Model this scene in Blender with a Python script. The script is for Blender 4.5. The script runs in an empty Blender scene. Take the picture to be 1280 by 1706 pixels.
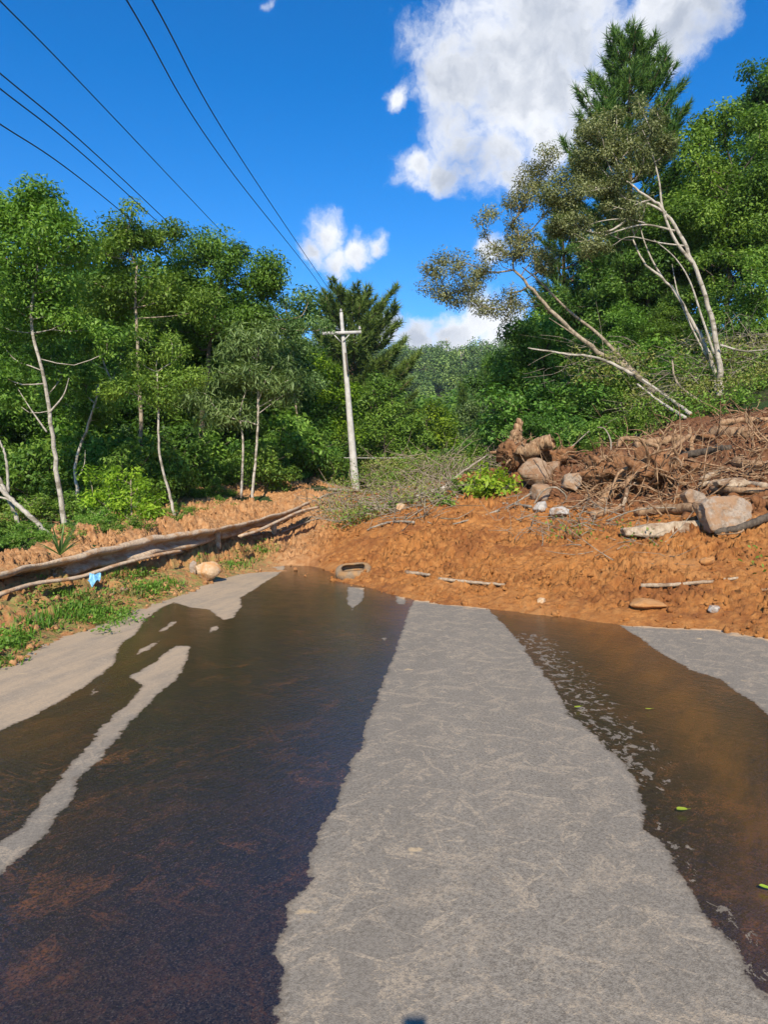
import bpy, bmesh, math, random
import numpy as np
from mathutils import Vector, Matrix

scene = bpy.context.scene
COL = scene.collection
# ------------------------------------------------------------------ camera
F = 1183.0; CAMH = 1.65
PITCH = math.atan(53.0 / F)
cam_data = bpy.data.cameras.new('camera')
cam = bpy.data.objects.new('camera', cam_data); COL.objects.link(cam)
cam.location = (0, 0, CAMH)
cam.rotation_euler = (math.pi / 2 - PITCH, 0, 0)
cam_data.sensor_fit = 'HORIZONTAL'; cam_data.sensor_width = 36.0
cam_data.lens = F / 1280.0 * 36.0
cam_data.clip_start = 0.03; cam_data.clip_end = 3000
scene.camera = cam
scene.view_settings.view_transform = 'Standard'
scene.view_settings.look = 'None'
scene.view_settings.gamma = 1.0
scene.view_settings.exposure = 0.42


def ray(px, py):
    u = (px - 640.0) / F; v = (853.0 - py) / F
    c, s = math.cos(PITCH), math.sin(PITCH)
    return Vector((u, c + s * v, -s + c * v))


def P(px, py, d):
    r = ray(px, py)
    k = d / r.y
    return np.array([r.x * k, d, CAMH + r.z * k])


def PG(px, py, z=0.0):
    r = ray(px, py)
    k = (z - CAMH) / r.z
    return np.array([r.x * k, r.y * k, z])

# ------------------------------------------------------------------ sun and sky
anti = ray(690, 1700).normalized()
sund = bpy.data.lights.new('sun', 'SUN')
sund.energy = 5.0; sund.angle = math.radians(0.53); sund.color = (1.0, 0.92, 0.79)
sun = bpy.data.objects.new('sun', sund); COL.objects.link(sun)
sun.rotation_mode = 'QUATERNION'
sun.rotation_quaternion = anti.to_track_quat('-Z', 'Y')
SUN_EL = math.asin(-anti.z)
SUN_AZ = math.atan2(-anti.x, -anti.y)

world = bpy.data.worlds.new('World'); scene.world = world
world.use_nodes = True
wn = world.node_tree; wn.nodes.clear()


def N(nt, typ, **kw):
    n = nt.nodes.new(typ)
    for k, v in kw.items():
        if k == 'inp':
            for a, b in v.items():
                n.inputs[a].default_value = b
        else:
            setattr(n, k, v)
    return n


def M(nt, op, a, b=None, c=None, clamp=False):
    n = nt.nodes.new('ShaderNodeMath'); n.operation = op; n.use_clamp = clamp
    for i, x in enumerate((a, b, c)):
        if x is None: continue
        if isinstance(x, (int, float)): n.inputs[i].default_value = x
        else: nt.links.new(x, n.inputs[i])
    return n.outputs[0]


def MIX(nt, fac, a, b, blend='MIX'):
    n = nt.nodes.new('ShaderNodeMix'); n.data_type = 'RGBA'; n.blend_type = blend
    if isinstance(fac, (int, float)): n.inputs[0].default_value = fac
    else: nt.links.new(fac, n.inputs[0])
    for i, x in ((6, a), (7, b)):
        if isinstance(x, (tuple, list)): n.inputs[i].default_value = (x[0], x[1], x[2], 1)
        else: nt.links.new(x, n.inputs[i])
    return n.outputs[2]


def RAMP(nt, val, lo, hi, a=0.0, b=1.0, smooth=True):
    n = nt.nodes.new('ShaderNodeMapRange')
    n.interpolation_type = 'SMOOTHSTEP' if smooth else 'LINEAR'
    nt.links.new(val, n.inputs[0])
    n.inputs[1].default_value = lo; n.inputs[2].default_value = hi
    n.inputs[3].default_value = a; n.inputs[4].default_value = b
    return n.outputs[0]


def NOISE(nt, vec, scale, detail=4, rough=0.5, dist=0.0, out=0):
    n = nt.nodes.new('ShaderNodeTexNoise')
    n.inputs['Scale'].default_value = scale; n.inputs['Detail'].default_value = detail
    n.inputs['Roughness'].default_value = rough; n.inputs['Distortion'].default_value = dist
    if vec is not None: nt.links.new(vec, n.inputs['Vector'])
    return n.outputs[out]


def MAPPING(nt, vec, scale=(1, 1, 1), rot=(0, 0, 0), loc=(0, 0, 0)):
    if any(rot):
        r = nt.nodes.new('ShaderNodeMapping'); r.inputs['Rotation'].default_value = rot
        nt.links.new(vec, r.inputs['Vector']); vec = r.outputs[0]
    n = nt.nodes.new('ShaderNodeMapping')
    n.inputs['Scale'].default_value = scale
    n.inputs['Location'].default_value = loc
    nt.links.new(vec, n.inputs['Vector'])
    return n.outputs[0]


def build_sky():
    nt = wn
    sky = N(nt, 'ShaderNodeTexSky', sky_type='NISHITA')
    sky.sun_disc = False
    sky.sun_elevation = SUN_EL
    sky.sun_rotation = SUN_AZ % (2 * math.pi)
    sky.altitude = 800; sky.air_density = 1.0; sky.dust_density = 0.15; sky.ozone_density = 3.0
    hsv = N(nt, 'ShaderNodeHueSaturation', inp={'Hue': 0.506, 'Saturation': 1.42, 'Value': 1.7})
    nt.links.new(sky.outputs[0], hsv.inputs['Color'])
    tc = N(nt, 'ShaderNodeTexCoord')
    d = tc.outputs['Generated']
    # domain-warped direction for ragged cloud outlines
    w1 = N(nt, 'ShaderNodeVectorMath', operation='SUBTRACT'); w1.inputs[1].default_value = (.5, .5, .5)
    nt.links.new(NOISE(nt, d, 11.0, 8, 0.62, out=1), w1.inputs[0])
    w2 = N(nt, 'ShaderNodeVectorMath', operation='SCALE'); w2.inputs[3].default_value = 0.07
    nt.links.new(w1.outputs[0], w2.inputs[0])
    w3 = N(nt, 'ShaderNodeVectorMath', operation='ADD')
    nt.links.new(d, w3.inputs[0]); nt.links.new(w2.outputs[0], w3.inputs[1])
    wd = w3.outputs[0]
    blobs = [  # px, py, radius px : cumulus masses
        (830, 60, 135), (760, 130, 80), (900, 30, 150), (860, 170, 120), (760, 235, 75), (930, 150, 110),
        (820, 245, 75), (690, 285, 42), (975, 70, 78), (900, 225, 80), (740, 290, 40), (850, 285, 45),
        (1120, 45, 62), (1165, 15, 50), (1085, 10, 40), (1110, 90, 36),
        (655, 165, 28), (545, 398, 46), (598, 420, 42), (520, 422, 34), (562, 432, 36), (632, 408, 26),
        (760, 560, 62), (690, 560, 44), (800, 535, 55), (640, 552, 42), (840, 560, 70), (560, 570, 60),
        (815, 425, 30), (440, 8, 24),
        (460, 590, 60), (380, 600, 60)]
    acc = None
    for (px, py, r) in blobs:
        c = ray(px, py).normalized()
        n = N(nt, 'ShaderNodeVectorMath', operation='DISTANCE')
        n.inputs[1].default_value = c
        nt.links.new(wd, n.inputs[0])
        off = 1.0
        if (px, py) in ((440, 8), (190, 322), (575, 15), (340, 0)): off = 0.62 if px == 999 else 0.42
        if (px, py) == (655, 165): off = 0.8
        v = M(nt, 'SUBTRACT', off, M(nt, 'MULTIPLY', n.outputs['Value'], F / r * 1.0))
        acc = v if acc is None else M(nt, 'SMOOTH_MAX', acc, v, 0.15)
    fb = M(nt, 'ADD', M(nt, 'MULTIPLY', NOISE(nt, wd, 14.0, 8, 0.62), 0.75), M(nt, 'MULTIPLY', NOISE(nt, wd, 48.0, 6, 0.65), 0.25))
    dens = M(nt, 'ADD', acc, M(nt, 'MULTIPLY', M(nt, 'SUBTRACT', fb, 0.5), 2.1))
    mask = RAMP(nt, dens, -0.02, 0.72)
    # thickness shading: thin rims and tops white, thick undersides blue-grey
    big = NOISE(nt, MAPPING(nt, wd, loc=(.02, 0, .05)), 7.0, 6, 0.55)
    shade = M(nt, 'ADD', M(nt, 'MULTIPLY', M(nt, 'SUBTRACT', big, 0.5), 2.2),
              RAMP(nt, dens, 0.1, 1.1, 0.85, 0.35))
    shade = RAMP(nt, shade, 0.0, 0.85)
    ccol = MIX(nt, shade, (0.42, 0.47, 0.57), (0.90, 0.92, 0.96))
    cs = MIX(nt, 1.0, ccol, (9.5, 9.5, 9.5), 'MULTIPLY')
    full = MIX(nt, mask, hsv.outputs[0], cs)
    bg = N(nt, 'ShaderNodeBackground'); bg.inputs[1].default_value = 0.09
    nt.links.new(full, bg.inputs[0])
    out = N(nt, 'ShaderNodeOutputWorld')
    nt.links.new(bg.outputs[0], out.inputs[0])


build_sky()

# ------------------------------------------------------------------ numpy noise
rng = np.random.default_rng(7)
random.seed(7)
_T = rng.random((256, 256)).astype(np.float64)
_J = rng.random((256, 256, 2))


def vnoise(x, y):
    xi = np.floor(x).astype(int); yi = np.floor(y).astype(int)
    fx = x - xi; fy = y - yi
    fx = fx * fx * (3 - 2 * fx); fy = fy * fy * (3 - 2 * fy)
    a = _T[xi & 255, yi & 255]; b = _T[(xi + 1) & 255, yi & 255]
    c = _T[xi & 255, (yi + 1) & 255]; d = _T[(xi + 1) & 255, (yi + 1) & 255]
    return (a * (1 - fx) + b * fx) * (1 - fy) + (c * (1 - fx) + d * fx) * fy - 0.5


def fbm(x, y, o=4, g=0.5):
    s = 0; a = 1
    for i in range(o):
        s = s + a * vnoise(x + 17.3 * i, y + 9.1 * i)
        x = x * 2.03 + 0.31 * y; y = y * 2.03 - 0.17 * x; a *= g
    return s


def worley(x, y):
    xi = np.floor(x).astype(int); yi = np.floor(y).astype(int)
    f1 = np.full(x.shape, 9.0); f2 = np.full(x.shape, 9.0); idv = np.zeros(x.shape)
    for dx in (-1, 0, 1):
        for dy in (-1, 0, 1):
            cx = xi + dx; cy = yi + dy
            j = _J[cx & 255, cy & 255]
            dd = np.hypot(cx + j[..., 0] - x, cy + j[..., 1] - y)
            h = _T[cx & 255, cy & 255]
            closer = dd < f1
            f2 = np.where(closer, f1, np.minimum(f2, dd))
            idv = np.where(closer, h, idv)
            f1 = np.where(closer, dd, f1)
    return f1, f2, idv


def sstep(a, b, x):
    t = np.clip((x - a) / (b - a), 0, 1)
    return t * t * (3 - 2 * t)

# ------------------------------------------------------------------ terrain heights
CP = []
toe_px = [(478, 950), (560, 968), (640, 986), (700, 999), (790, 1010), (860, 1017), (950, 1028), (1040, 1038), (1120, 1043),
          (1190, 1046), (1280, 1062), (1420, 1080), (1600, 1120)]
TOE = [PG(a, b)[:2] for a, b in toe_px]
for (x, y) in TOE:
    CP.append((x, y, 0.02)); CP.append((x - 0.1, y - 0.8, -0.3))
EDGE = [np.array([-6.5, -9.0]), np.array([-5.0, -1.5])] + [PG(a, b)[:2] for a, b in
        [(-250, 1225), (0, 1105), (90, 1062), (170, 1035), (240, 1010), (310, 985), (370, 962), (440, 944), (478, 947)]]
for q in [(500, 943), (540, 948), (600, 958)]:
    p = PG(*q); CP.append((p[0], p[1] + .25, 0.12))
for e in EDGE[2:-1]:
    CP.append((e[0], e[1], 0.03)); CP.append((e[0] + 0.8, e[1] - 0.2, -0.25))
for (x, y) in ((0, 3), (3, 4), (0, 7), (3, 6), (-2, 5), (-1, 10), (6, 4), (-3, 1), (2, 0)):
    CP.append((x, y, -0.5))
for a in [(560, 925, 13.5), (560, 880, 16), (560, 850, 19), (600, 822, 24), (480, 915, 15), (500, 870, 18),
          (640, 940, 12), (640, 880, 14.5), (640, 848, 17), (650, 815, 22),
          (700, 950, 11.2), (700, 900, 12.8), (700, 850, 15), (720, 820, 18),
          (800, 960, 10.4), (800, 890, 12.4), (800, 838, 14.8), (800, 800, 18), (800, 785, 22),
          (900, 950, 10.2), (900, 890, 12), (900, 842, 14), (900, 800, 16), (900, 770, 19),
          (1000, 960, 9.6), (1000, 900, 11.2), (1000, 850, 13.2), (1000, 790, 15.5), (1000, 745, 18.5),
          (1100, 970, 9.1), (1100, 905, 10.6), (1100, 850, 12.6), (1100, 780, 14.8), (1100, 725, 17.5),
          (1200, 970, 8.8), (1200, 905, 10.2), (1200, 830, 12), (1200, 750, 14.2), (1200, 700, 17),
          (1280, 980, 8.5), (1280, 900, 9.9), (1280, 800, 12), (1280, 715, 14.5), (1280, 680, 17), (1280, 600, 21),
          (1400, 960, 8.2), (1400, 850, 10.3), (1400, 700, 13.8), (1400, 560, 20), (1600, 900, 8.3), (1600, 600, 15),
          # left bank
          (0, 1040, 7.3), (0, 985, 8.3), (0, 930, 9.9), (100, 905, 11.5), (100, 990, 8.9), (200, 960, 10.2),
          (200, 895, 12.5), (300, 925, 12.2), (300, 870, 15), (400, 900, 14.5), (380, 838, 19), (330, 862, 17), (425, 806, 22),
          (475, 798, 23), (545, 801, 24), (-200, 1100, 6.6), (-200, 960, 9),
          (1100, 640, 24), (1200, 600, 24), (1000, 690, 24), (900, 740, 24), (1280, 540, 26), (1500, 420, 30), (800, 780, 27)]:
    p = P(*a); CP.append(tuple(p))
for a in [(-12, 12, .1), (-14, 18, .1), (-10, 22, .3), (-6, 30, .2), (-16, 30, -.5), (0, 34, .6), (8, 36, 1.5), (16, 36, 7.5),
          (-14, 4, .0), (-9, 1, .2), (22, 10, 5.5), (24, 24, 9.5), (20, 2, 3.), (9, 0, .4), (6.5, 3.5, -.1), (30, 36, 13.), (-30, 20, -1.5), (-28, 38, -2)]:
    CP.append(a)
CP = np.array(CP)


def tps_fit(pts, lam=0.02):
    n = len(pts)
    d2 = ((pts[:, None, :2] - pts[None, :, :2]) ** 2).sum(-1)
    K = np.where(d2 > 0, 0.5 * d2 * np.log(d2 + 1e-12), 0) + lam * np.eye(n)
    Q = np.hstack([np.ones((n, 1)), pts[:, :2]])
    A = np.zeros((n + 3, n + 3)); A[:n, :n] = K; A[:n, n:] = Q; A[n:, :n] = Q.T
    b = np.zeros(n + 3); b[:n] = pts[:, 2]
    return np.linalg.solve(A, b)


W_TPS = tps_fit(CP)


def Hraw(x, y):
    x = np.asarray(x, float); y = np.asarray(y, float)
    sh = x.shape; xf = x.ravel(); yf = y.ravel()
    out = W_TPS[-3] + W_TPS[-2] * xf + W_TPS[-1] * yf
    for i in range(len(CP)):
        d2 = (xf - CP[i, 0]) ** 2 + (yf - CP[i, 1]) ** 2 + 1e-12
        out = out + W_TPS[i] * 0.5 * d2 * np.log(d2)
    return out.reshape(sh)


def Hfar(x, y):
    h = -2.5 + 51 * sstep(90, 330, y + 0.10 * np.abs(x)) + sstep(8, 120, x) * 26 * (1 - sstep(60, 300, y)) \
        - 6 * sstep(10, 120, -x) * (1 - sstep(90, 250, y))
    h = h + fbm(x / 60 + 3, y / 60, 3) * 14 * sstep(120, 260, y) + fbm(x / 15, y / 15, 3) * 0.8
    return h * (1 - 0.0 * x)


def H(x, y):
    x = np.asarray(x, float); y = np.asarray(y, float)
    r = np.hypot((x - 3) * 0.95, y - 14)
    w = sstep(21, 38, r)
    xn = np.clip(x, -32, 32); yn = np.clip(y, -8, 42)
    near = Hraw(xn, yn)
    return near * (1 - w) + Hfar(x, y) * w


def H1(x, y):
    return float(H(np.array([x]), np.array([y]))[0])

# ------------------------------------------------------------------ mesh helpers


class MB:
    """collects vertices and faces (tris or quads) with a per-vertex 'tone'"""
    def __init__(s):
        s.v = []; s.q = []; s.t = []; s.n = 0; s.a = []

    def add(s, v, quads=None, tris=None, tone=None):
        v = np.asarray(v, float).reshape(-1, 3)
        if quads is not None and len(quads): s.q.append(np.asarray(quads, int) + s.n)
        if tris is not None and len(tris): s.t.append(np.asarray(tris, int) + s.n)
        s.v.append(v); s.n += len(v)
        if tone is None: tone = 0.5
        s.a.append(np.broadcast_to(np.asarray(tone, float), (len(v),)) if np.ndim(tone) < 2 else tone)

    def build(s, name, mat, parent=None, origin=(0, 0, 0), smooth=True, props=None):
        V = np.concatenate(s.v) - np.asarray(origin, float)
        q = np.concatenate(s.q) if s.q else np.zeros((0, 4), int)
        t = np.concatenate(s.t) if s.t else np.zeros((0, 3), int)
        me = bpy.data.meshes.new(name)
        me.vertices.add(len(V)); me.vertices.foreach_set('co', V.astype(np.float32).ravel())
        loops = np.concatenate([q.ravel(), t.ravel()]).astype(np.int32)
        me.loops.add(len(loops)); me.loops.foreach_set('vertex_index', loops)
        nf = len(q) + len(t)
        me.polygons.add(nf)
        starts = np.concatenate([np.arange(len(q)) * 4, len(q) * 4 + np.arange(len(t)) * 3]).astype(np.int32)
        me.polygons.foreach_set('loop_start', starts)
        try:
            me.polygons.foreach_set('loop_total', np.concatenate([np.full(len(q), 4), np.full(len(t), 3)]).astype(np.int32))
        except Exception:
            pass
        me.update(calc_edges=True); me.validate()
        if smooth:
            me.polygons.foreach_set('use_smooth', np.ones(len(me.polygons), bool))
        at = me.attributes.new('tone', 'FLOAT', 'POINT')
        A = np.concatenate([np.asarray(a, float).ravel() for a in s.a])
        at.data.foreach_set('value', A.astype(np.float32))
        if props:
            for k, arr in props.items():
                b = me.attributes.new(k, 'FLOAT', 'POINT'); b.data.foreach_set('value', np.asarray(arr, np.float32).ravel())
        me.materials.append(mat)
        o = bpy.data.objects.new(name, me); COL.objects.link(o)
        if parent is not None: o.parent = parent
        else: o.location = origin
        return o


def tag(o, label=None, cat=None, group=None, kind=None):
    if label: o['label'] = label
    if cat: o['category'] = cat
    if group: o['group'] = group
    if kind: o['kind'] = kind
    return o


def empty(name, loc, label, cat, group=None):
    o = bpy.data.objects.new(name, None); COL.objects.link(o)
    o.empty_display_size = 0.2
    o.location = Vector(tuple(float(c) for c in loc))
    return tag(o, label, cat, group)


def dup(root, loc, rz=0.0, sc=1.0, label=None, group=None):
    r = root.copy(); COL.objects.link(r)
    r.location = Vector(tuple(float(c) for c in loc)); r.rotation_euler = (0, 0, rz)
    r.scale = (sc, sc, sc) if isinstance(sc, (int, float)) else sc
    if label: r['label'] = label
    if group: r['group'] = group
    for ch in list(root.children):
        c = ch.copy(); COL.objects.link(c); c.parent = r
        for g in ch.children:
            d = g.copy(); COL.objects.link(d); d.parent = c
    return r


def smooth_path(pts, n):
    """Catmull-Rom resample"""
    pts = np.asarray(pts, float)
    if len(pts) < 3:
        t = np.linspace(0, 1, n)[:, None]
        return pts[0] * (1 - t) + pts[-1] * t
    Pp = np.vstack([2 * pts[0] - pts[1], pts, 2 * pts[-1] - pts[-2]])
    u = np.linspace(0, len(pts) - 1 - 1e-9, n)
    i = u.astype(int); t = (u - i)[:, None]
    p0, p1, p2, p3 = Pp[i], Pp[i + 1], Pp[i + 2], Pp[i + 3]
    return 0.5 * ((2 * p1) + (-p0 + p2) * t + (2 * p0 - 5 * p1 + 4 * p2 - p3) * t ** 2 + (-p0 + 3 * p1 - 3 * p2 + p3) * t ** 3)


def tube(mb, pts, rad, sides=6, rough=0.0, cap=True, tone=0.5, flat=1.0):
    pts = np.asarray(pts, float); n = len(pts)
    rad = np.broadcast_to(np.asarray(rad, float), (n,))
    T = np.gradient(pts, axis=0); T /= (np.linalg.norm(T, axis=1, keepdims=True) + 1e-9)
    up = np.array([0, 0, 1.0]) if abs(T[0, 2]) < 0.8 else np.array([0, 1.0, 0.])
    A = np.cross(T, up); A /= (np.linalg.norm(A, axis=1, keepdims=True) + 1e-9)
    B = np.cross(T, A)
    th = np.arange(sides) * 2 * math.pi / sides
    rr = rad[:, None] * (1 + rough * (rng.random((n, sides)) - 0.5) * 2)
    V = pts[:, None, :] + rr[..., None] * (np.cos(th)[None, :, None] * A[:, None, :] + flat * np.sin(th)[None, :, None] * B[:, None, :])
    V = V.reshape(-1, 3)
    i = np.arange(n - 1)[:, None] * sides; j = np.arange(sides)[None, :]; j2 = (j + 1) % sides
    Q = np.stack([i + j, i + j2, i + sides + j2, i + sides + j], -1).reshape(-1, 4)
    tr = None
    if cap:
        V = np.vstack([V, pts[:1], pts[-1:]])
        c0 = n * sides; c1 = c0 + 1
        j = np.arange(sides)
        tr = np.vstack([np.stack([np.full(sides, c0), (j + 1) % sides, j], 1),
                        np.stack([np.full(sides, c1), (n - 1) * sides + j, (n - 1) * sides + (j + 1) % sides], 1)])
    mb.add(V, Q, tr, tone)


def unit(v):
    return v / (np.linalg.norm(v, axis=-1, keepdims=True) + 1e-9)


def leaves(mb, pos, out, L, W, droop, tone, up=0.6, jit=0.8):
    """one folded diamond per leaf"""
    n = len(pos)
    nn = unit(np.array([0, 0, up]) + 0.5 * out + jit * rng.normal(size=(n, 3)) * 0.6)
    a = rng.normal(size=(n, 3)) + 0.8 * out
    a[:, 2] -= droop
    a = unit(a - nn * (a * nn).sum(1, keepdims=True))
    b = np.cross(nn, a)
    Ls = L * (0.65 + 0.7 * rng.random((n, 1))); Ws = W * (0.7 + 0.6 * rng.random((n, 1)))
    p0 = pos - a * Ls * 0.5; p2 = pos + a * Ls * 0.5 - nn * Ls * 0.12
    p1 = pos + b * Ws * 0.5 - a * Ls * 0.05; p3 = pos - b * Ws * 0.5 - a * Ls * 0.05
    V = np.stack([p0, p1, p2, p3], 1).reshape(-1, 3)
    Q = np.arange(n * 4).reshape(n, 4)
    mb.add(V, Q, None, np.repeat(tone, 4))


def rand_dir(n):
    return unit(rng.normal(size=(n, 3)))

# ------------------------------------------------------------------ materials


def mat(name):
    m = bpy.data.materials.new(name); m.use_nodes = True
    nt = m.node_tree; nt.nodes.clear()
    return m, nt


def finish(nt, surf):
    o = nt.nodes.new('ShaderNodeOutputMaterial'); nt.links.new(surf, o.inputs[0])


def BSDF(nt, color, rough=0.8, spec=0.3, normal=None, coat=None):
    b = nt.nodes.new('ShaderNodeBsdfPrincipled')
    for k, x in (('Base Color', color), ('Roughness', rough), ('Specular IOR Level', spec)):
        if isinstance(x, (tuple, list)): b.inputs[k].default_value = (x[0], x[1], x[2], 1)
        elif isinstance(x, (int, float)): b.inputs[k].default_value = x
        else: nt.links.new(x, b.inputs[k])
    if normal is not None: nt.links.new(normal, b.inputs['Normal'])
    return b.outputs[0]


def BUMP(nt, h, strength=0.5, dist=0.02, normal=None):
    b = nt.nodes.new('ShaderNodeBump'); b.inputs['Strength'].default_value = strength
    b.inputs['Distance'].default_value = dist
    nt.links.new(h, b.inputs['Height'])
    if normal is not None: nt.links.new(normal, b.inputs['Normal'])
    return b.outputs[0]


def ATT(nt, name):
    n = nt.nodes.new('ShaderNodeAttribute'); n.attribute_name = name
    return n.outputs['Fac']


def GEO(nt):
    return nt.nodes.new('ShaderNodeNewGeometry').outputs['Position']


def OBJC(nt):
    return nt.nodes.new('ShaderNodeTexCoord').outputs['Object']


def leaf_mat(name, dark, mid, light, trans=0.35, rough=0.42):
    m, nt = mat(name)
    t = ATT(nt, 'tone')
    c = MIX(nt, RAMP(nt, t, 0.0, 0.5, smooth=False), dark, mid)
    c = MIX(nt, RAMP(nt, t, 0.5, 1.0, smooth=False), c, light)
    oi = nt.nodes.new('ShaderNodeObjectInfo')
    hv = N(nt, 'ShaderNodeHueSaturation')
    nt.links.new(M(nt, 'ADD', 0.49, M(nt, 'MULTIPLY', oi.outputs['Random'], 0.02)), hv.inputs['Hue'])
    nt.links.new(M(nt, 'ADD', 0.88, M(nt, 'MULTIPLY', oi.outputs['Random'], 0.24)), hv.inputs['Value'])
    nt.links.new(c, hv.inputs['Color']); c = hv.outputs[0]
    p = BSDF(nt, c, 0.5, 0.22)
    tr = N(nt, 'ShaderNodeBsdfTranslucent')
    tc = MIX(nt, 1.0, c, (1.25, 1.35, 0.6), 'MULTIPLY'); nt.links.new(tc, tr.inputs[0])
    mx = N(nt, 'ShaderNodeMixShader'); mx.inputs[0].default_value = trans
    nt.links.new(p, mx.inputs[1]); nt.links.new(tr.outputs[0], mx.inputs[2])
    finish(nt, mx.outputs[0])
    return m


def bark_mat(name, a, b, patch=None, sc=1.0):
    m, nt = mat(name)
    p = GEO(nt)
    n1 = NOISE(nt, MAPPING(nt, p, (sc * 3, sc * 3, sc * 1.0)), 6, 5, 0.65)
    c = MIX(nt, RAMP(nt, n1, 0.35, 0.65), a, b)
    if patch:
        n2 = NOISE(nt, MAPPING(nt, p, (1, 1, 2.5)), 2.2, 5, 0.6)
        c = MIX(nt, RAMP(nt, n2, 0.5, 0.62), c, patch)
    n3 = NOISE(nt, MAPPING(nt, p, (sc * 8, sc * 8, sc * 2)), 9, 4, 0.7)
    finish(nt, BSDF(nt, c, 0.85, 0.25, BUMP(nt, n3, 0.8, 0.02)))
    return m


ML = {
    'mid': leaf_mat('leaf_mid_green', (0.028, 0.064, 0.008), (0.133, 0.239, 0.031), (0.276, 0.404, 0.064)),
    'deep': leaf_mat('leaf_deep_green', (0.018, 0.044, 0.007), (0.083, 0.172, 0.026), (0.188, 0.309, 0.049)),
    'yellow': leaf_mat('leaf_yellow_green', (0.075, 0.130, 0.010), (0.220, 0.352, 0.022), (0.418, 0.550, 0.055), 0.42),
    'cool': leaf_mat('leaf_cool_green', (0.038, 0.072, 0.020), (0.135, 0.213, 0.059), (0.281, 0.383, 0.135)),
    'olive': leaf_mat('leaf_olive', (0.070, 0.085, 0.025), (0.204, 0.228, 0.084), (0.372, 0.384, 0.180), 0.25),
    'dull': leaf_mat('leaf_dull', (0.07, 0.075, 0.015), (0.20, 0.215, 0.045), (0.36, 0.37, 0.10), 0.25),
    'brown': leaf_mat('leaf_dry_brown', (0.10, 0.095, 0.035), (0.25, 0.25, 0.10), (0.40, 0.42, 0.19), 0.25),
    'pine': leaf_mat('pine_needles', (0.018, 0.044, 0.010), (0.072, 0.135, 0.022), (0.189, 0.261, 0.045), 0.12),
    'pinewarm': leaf_mat('pine_needles_warm', (0.032, 0.056, 0.010), (0.102, 0.147, 0.024), (0.202, 0.248, 0.046), 0.12),
    'grass': leaf_mat('grass_blades', (0.06, 0.12, 0.012), (0.14, 0.27, 0.03), (0.28, 0.42, 0.07), 0.35),
    'drygrass': leaf_mat('dry_grass_blades', (0.20, 0.16, 0.05), (0.32, 0.28, 0.10), (0.42, 0.38, 0.15), 0.3),
    'hill': leaf_mat('leaf_hill', (0.035, 0.068, 0.018), (0.128, 0.209, 0.049), (0.257, 0.351, 0.081), 0.15),
}
MBARK = {
    'pale': bark_mat('bark_pale', (0.34, 0.29, 0.22), (0.52, 0.46, 0.37), (0.20, 0.17, 0.12)),
    'tan': bark_mat('bark_tan', (0.24, 0.18, 0.12), (0.40, 0.32, 0.22), (0.12, 0.10, 0.06)),
    'dark': bark_mat('bark_dark', (0.06, 0.045, 0.032), (0.13, 0.10, 0.07)),
    'pine': bark_mat('bark_pine', (0.09, 0.055, 0.035), (0.18, 0.12, 0.08)),
    'root': bark_mat('bark_root', (0.19, 0.098, 0.046), (0.41, 0.26, 0.14)),
    'log': bark_mat('bark_log', (0.30, 0.21, 0.13), (0.48, 0.37, 0.25), (0.20, 0.12, 0.07)),
    'twig': bark_mat('bark_twig', (0.20, 0.16, 0.11), (0.36, 0.30, 0.22)),
}


def mud_mat():
    m, nt = mat('mud')
    p = GEO(nt)
    z = ATT(nt, 'dark'); pale = ATT(nt, 'pale'); cav = ATT(nt, 'tone'); gr = ATT(nt, 'mossy')
    n1 = NOISE(nt, p, 1.3, 6, 0.6); n2 = NOISE(nt, p, 9, 5, 0.65); n3 = NOISE(nt, p, 42, 4, 0.7)
    c = MIX(nt, RAMP(nt, n1, 0.3, 0.7), (0.270, 0.090, 0.018), (0.385, 0.148, 0.032))
    c = MIX(nt, RAMP(nt, n2, 0.35, 0.75), c, (0.47, 0.205, 0.055))
    c = MIX(nt, M(nt, 'MULTIPLY', RAMP(nt, n3, 0.5, 0.75), 0.6), c, (0.16, 0.055, 0.015))
    n4 = NOISE(nt, p, 0.9, 7, 0.65, 0.4)
    c = MIX(nt, RAMP(nt, n4, 0.52, 0.62, 0.0, 0.65), c, (0.21, 0.068, 0.016))
    c = MIX(nt, RAMP(nt, n4, 0.42, 0.34, 0.0, 0.5), c, (0.50, 0.235, 0.075))
    pc = MIX(nt, RAMP(nt, n2, 0.35, 0.65), (0.38, 0.175, 0.062), (0.56, 0.31, 0.135))
    c = MIX(nt, pale, c, pc)
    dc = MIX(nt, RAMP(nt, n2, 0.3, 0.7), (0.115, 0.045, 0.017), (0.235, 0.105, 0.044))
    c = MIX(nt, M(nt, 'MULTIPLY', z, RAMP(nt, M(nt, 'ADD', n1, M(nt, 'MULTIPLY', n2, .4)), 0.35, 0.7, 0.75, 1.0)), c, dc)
    gc = MIX(nt, RAMP(nt, n2, 0.3, 0.7), (0.22, 0.20, 0.04), (0.16, 0.19, 0.04))
    c = MIX(nt, M(nt, 'MULTIPLY', gr, RAMP(nt, n2, 0.42, 0.6)), c, gc)
    bh = M(nt, 'ADD', M(nt, 'MULTIPLY', n3, 0.5), n2)
    nm = BUMP(nt, bh, 1.0, 0.035)
    nm = BUMP(nt, NOISE(nt, p, 90, 4, 0.75), 0.9, 0.010, nm)
    finish(nt, BSDF(nt, c, 0.8, 0.3, nm))
    return m


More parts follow.
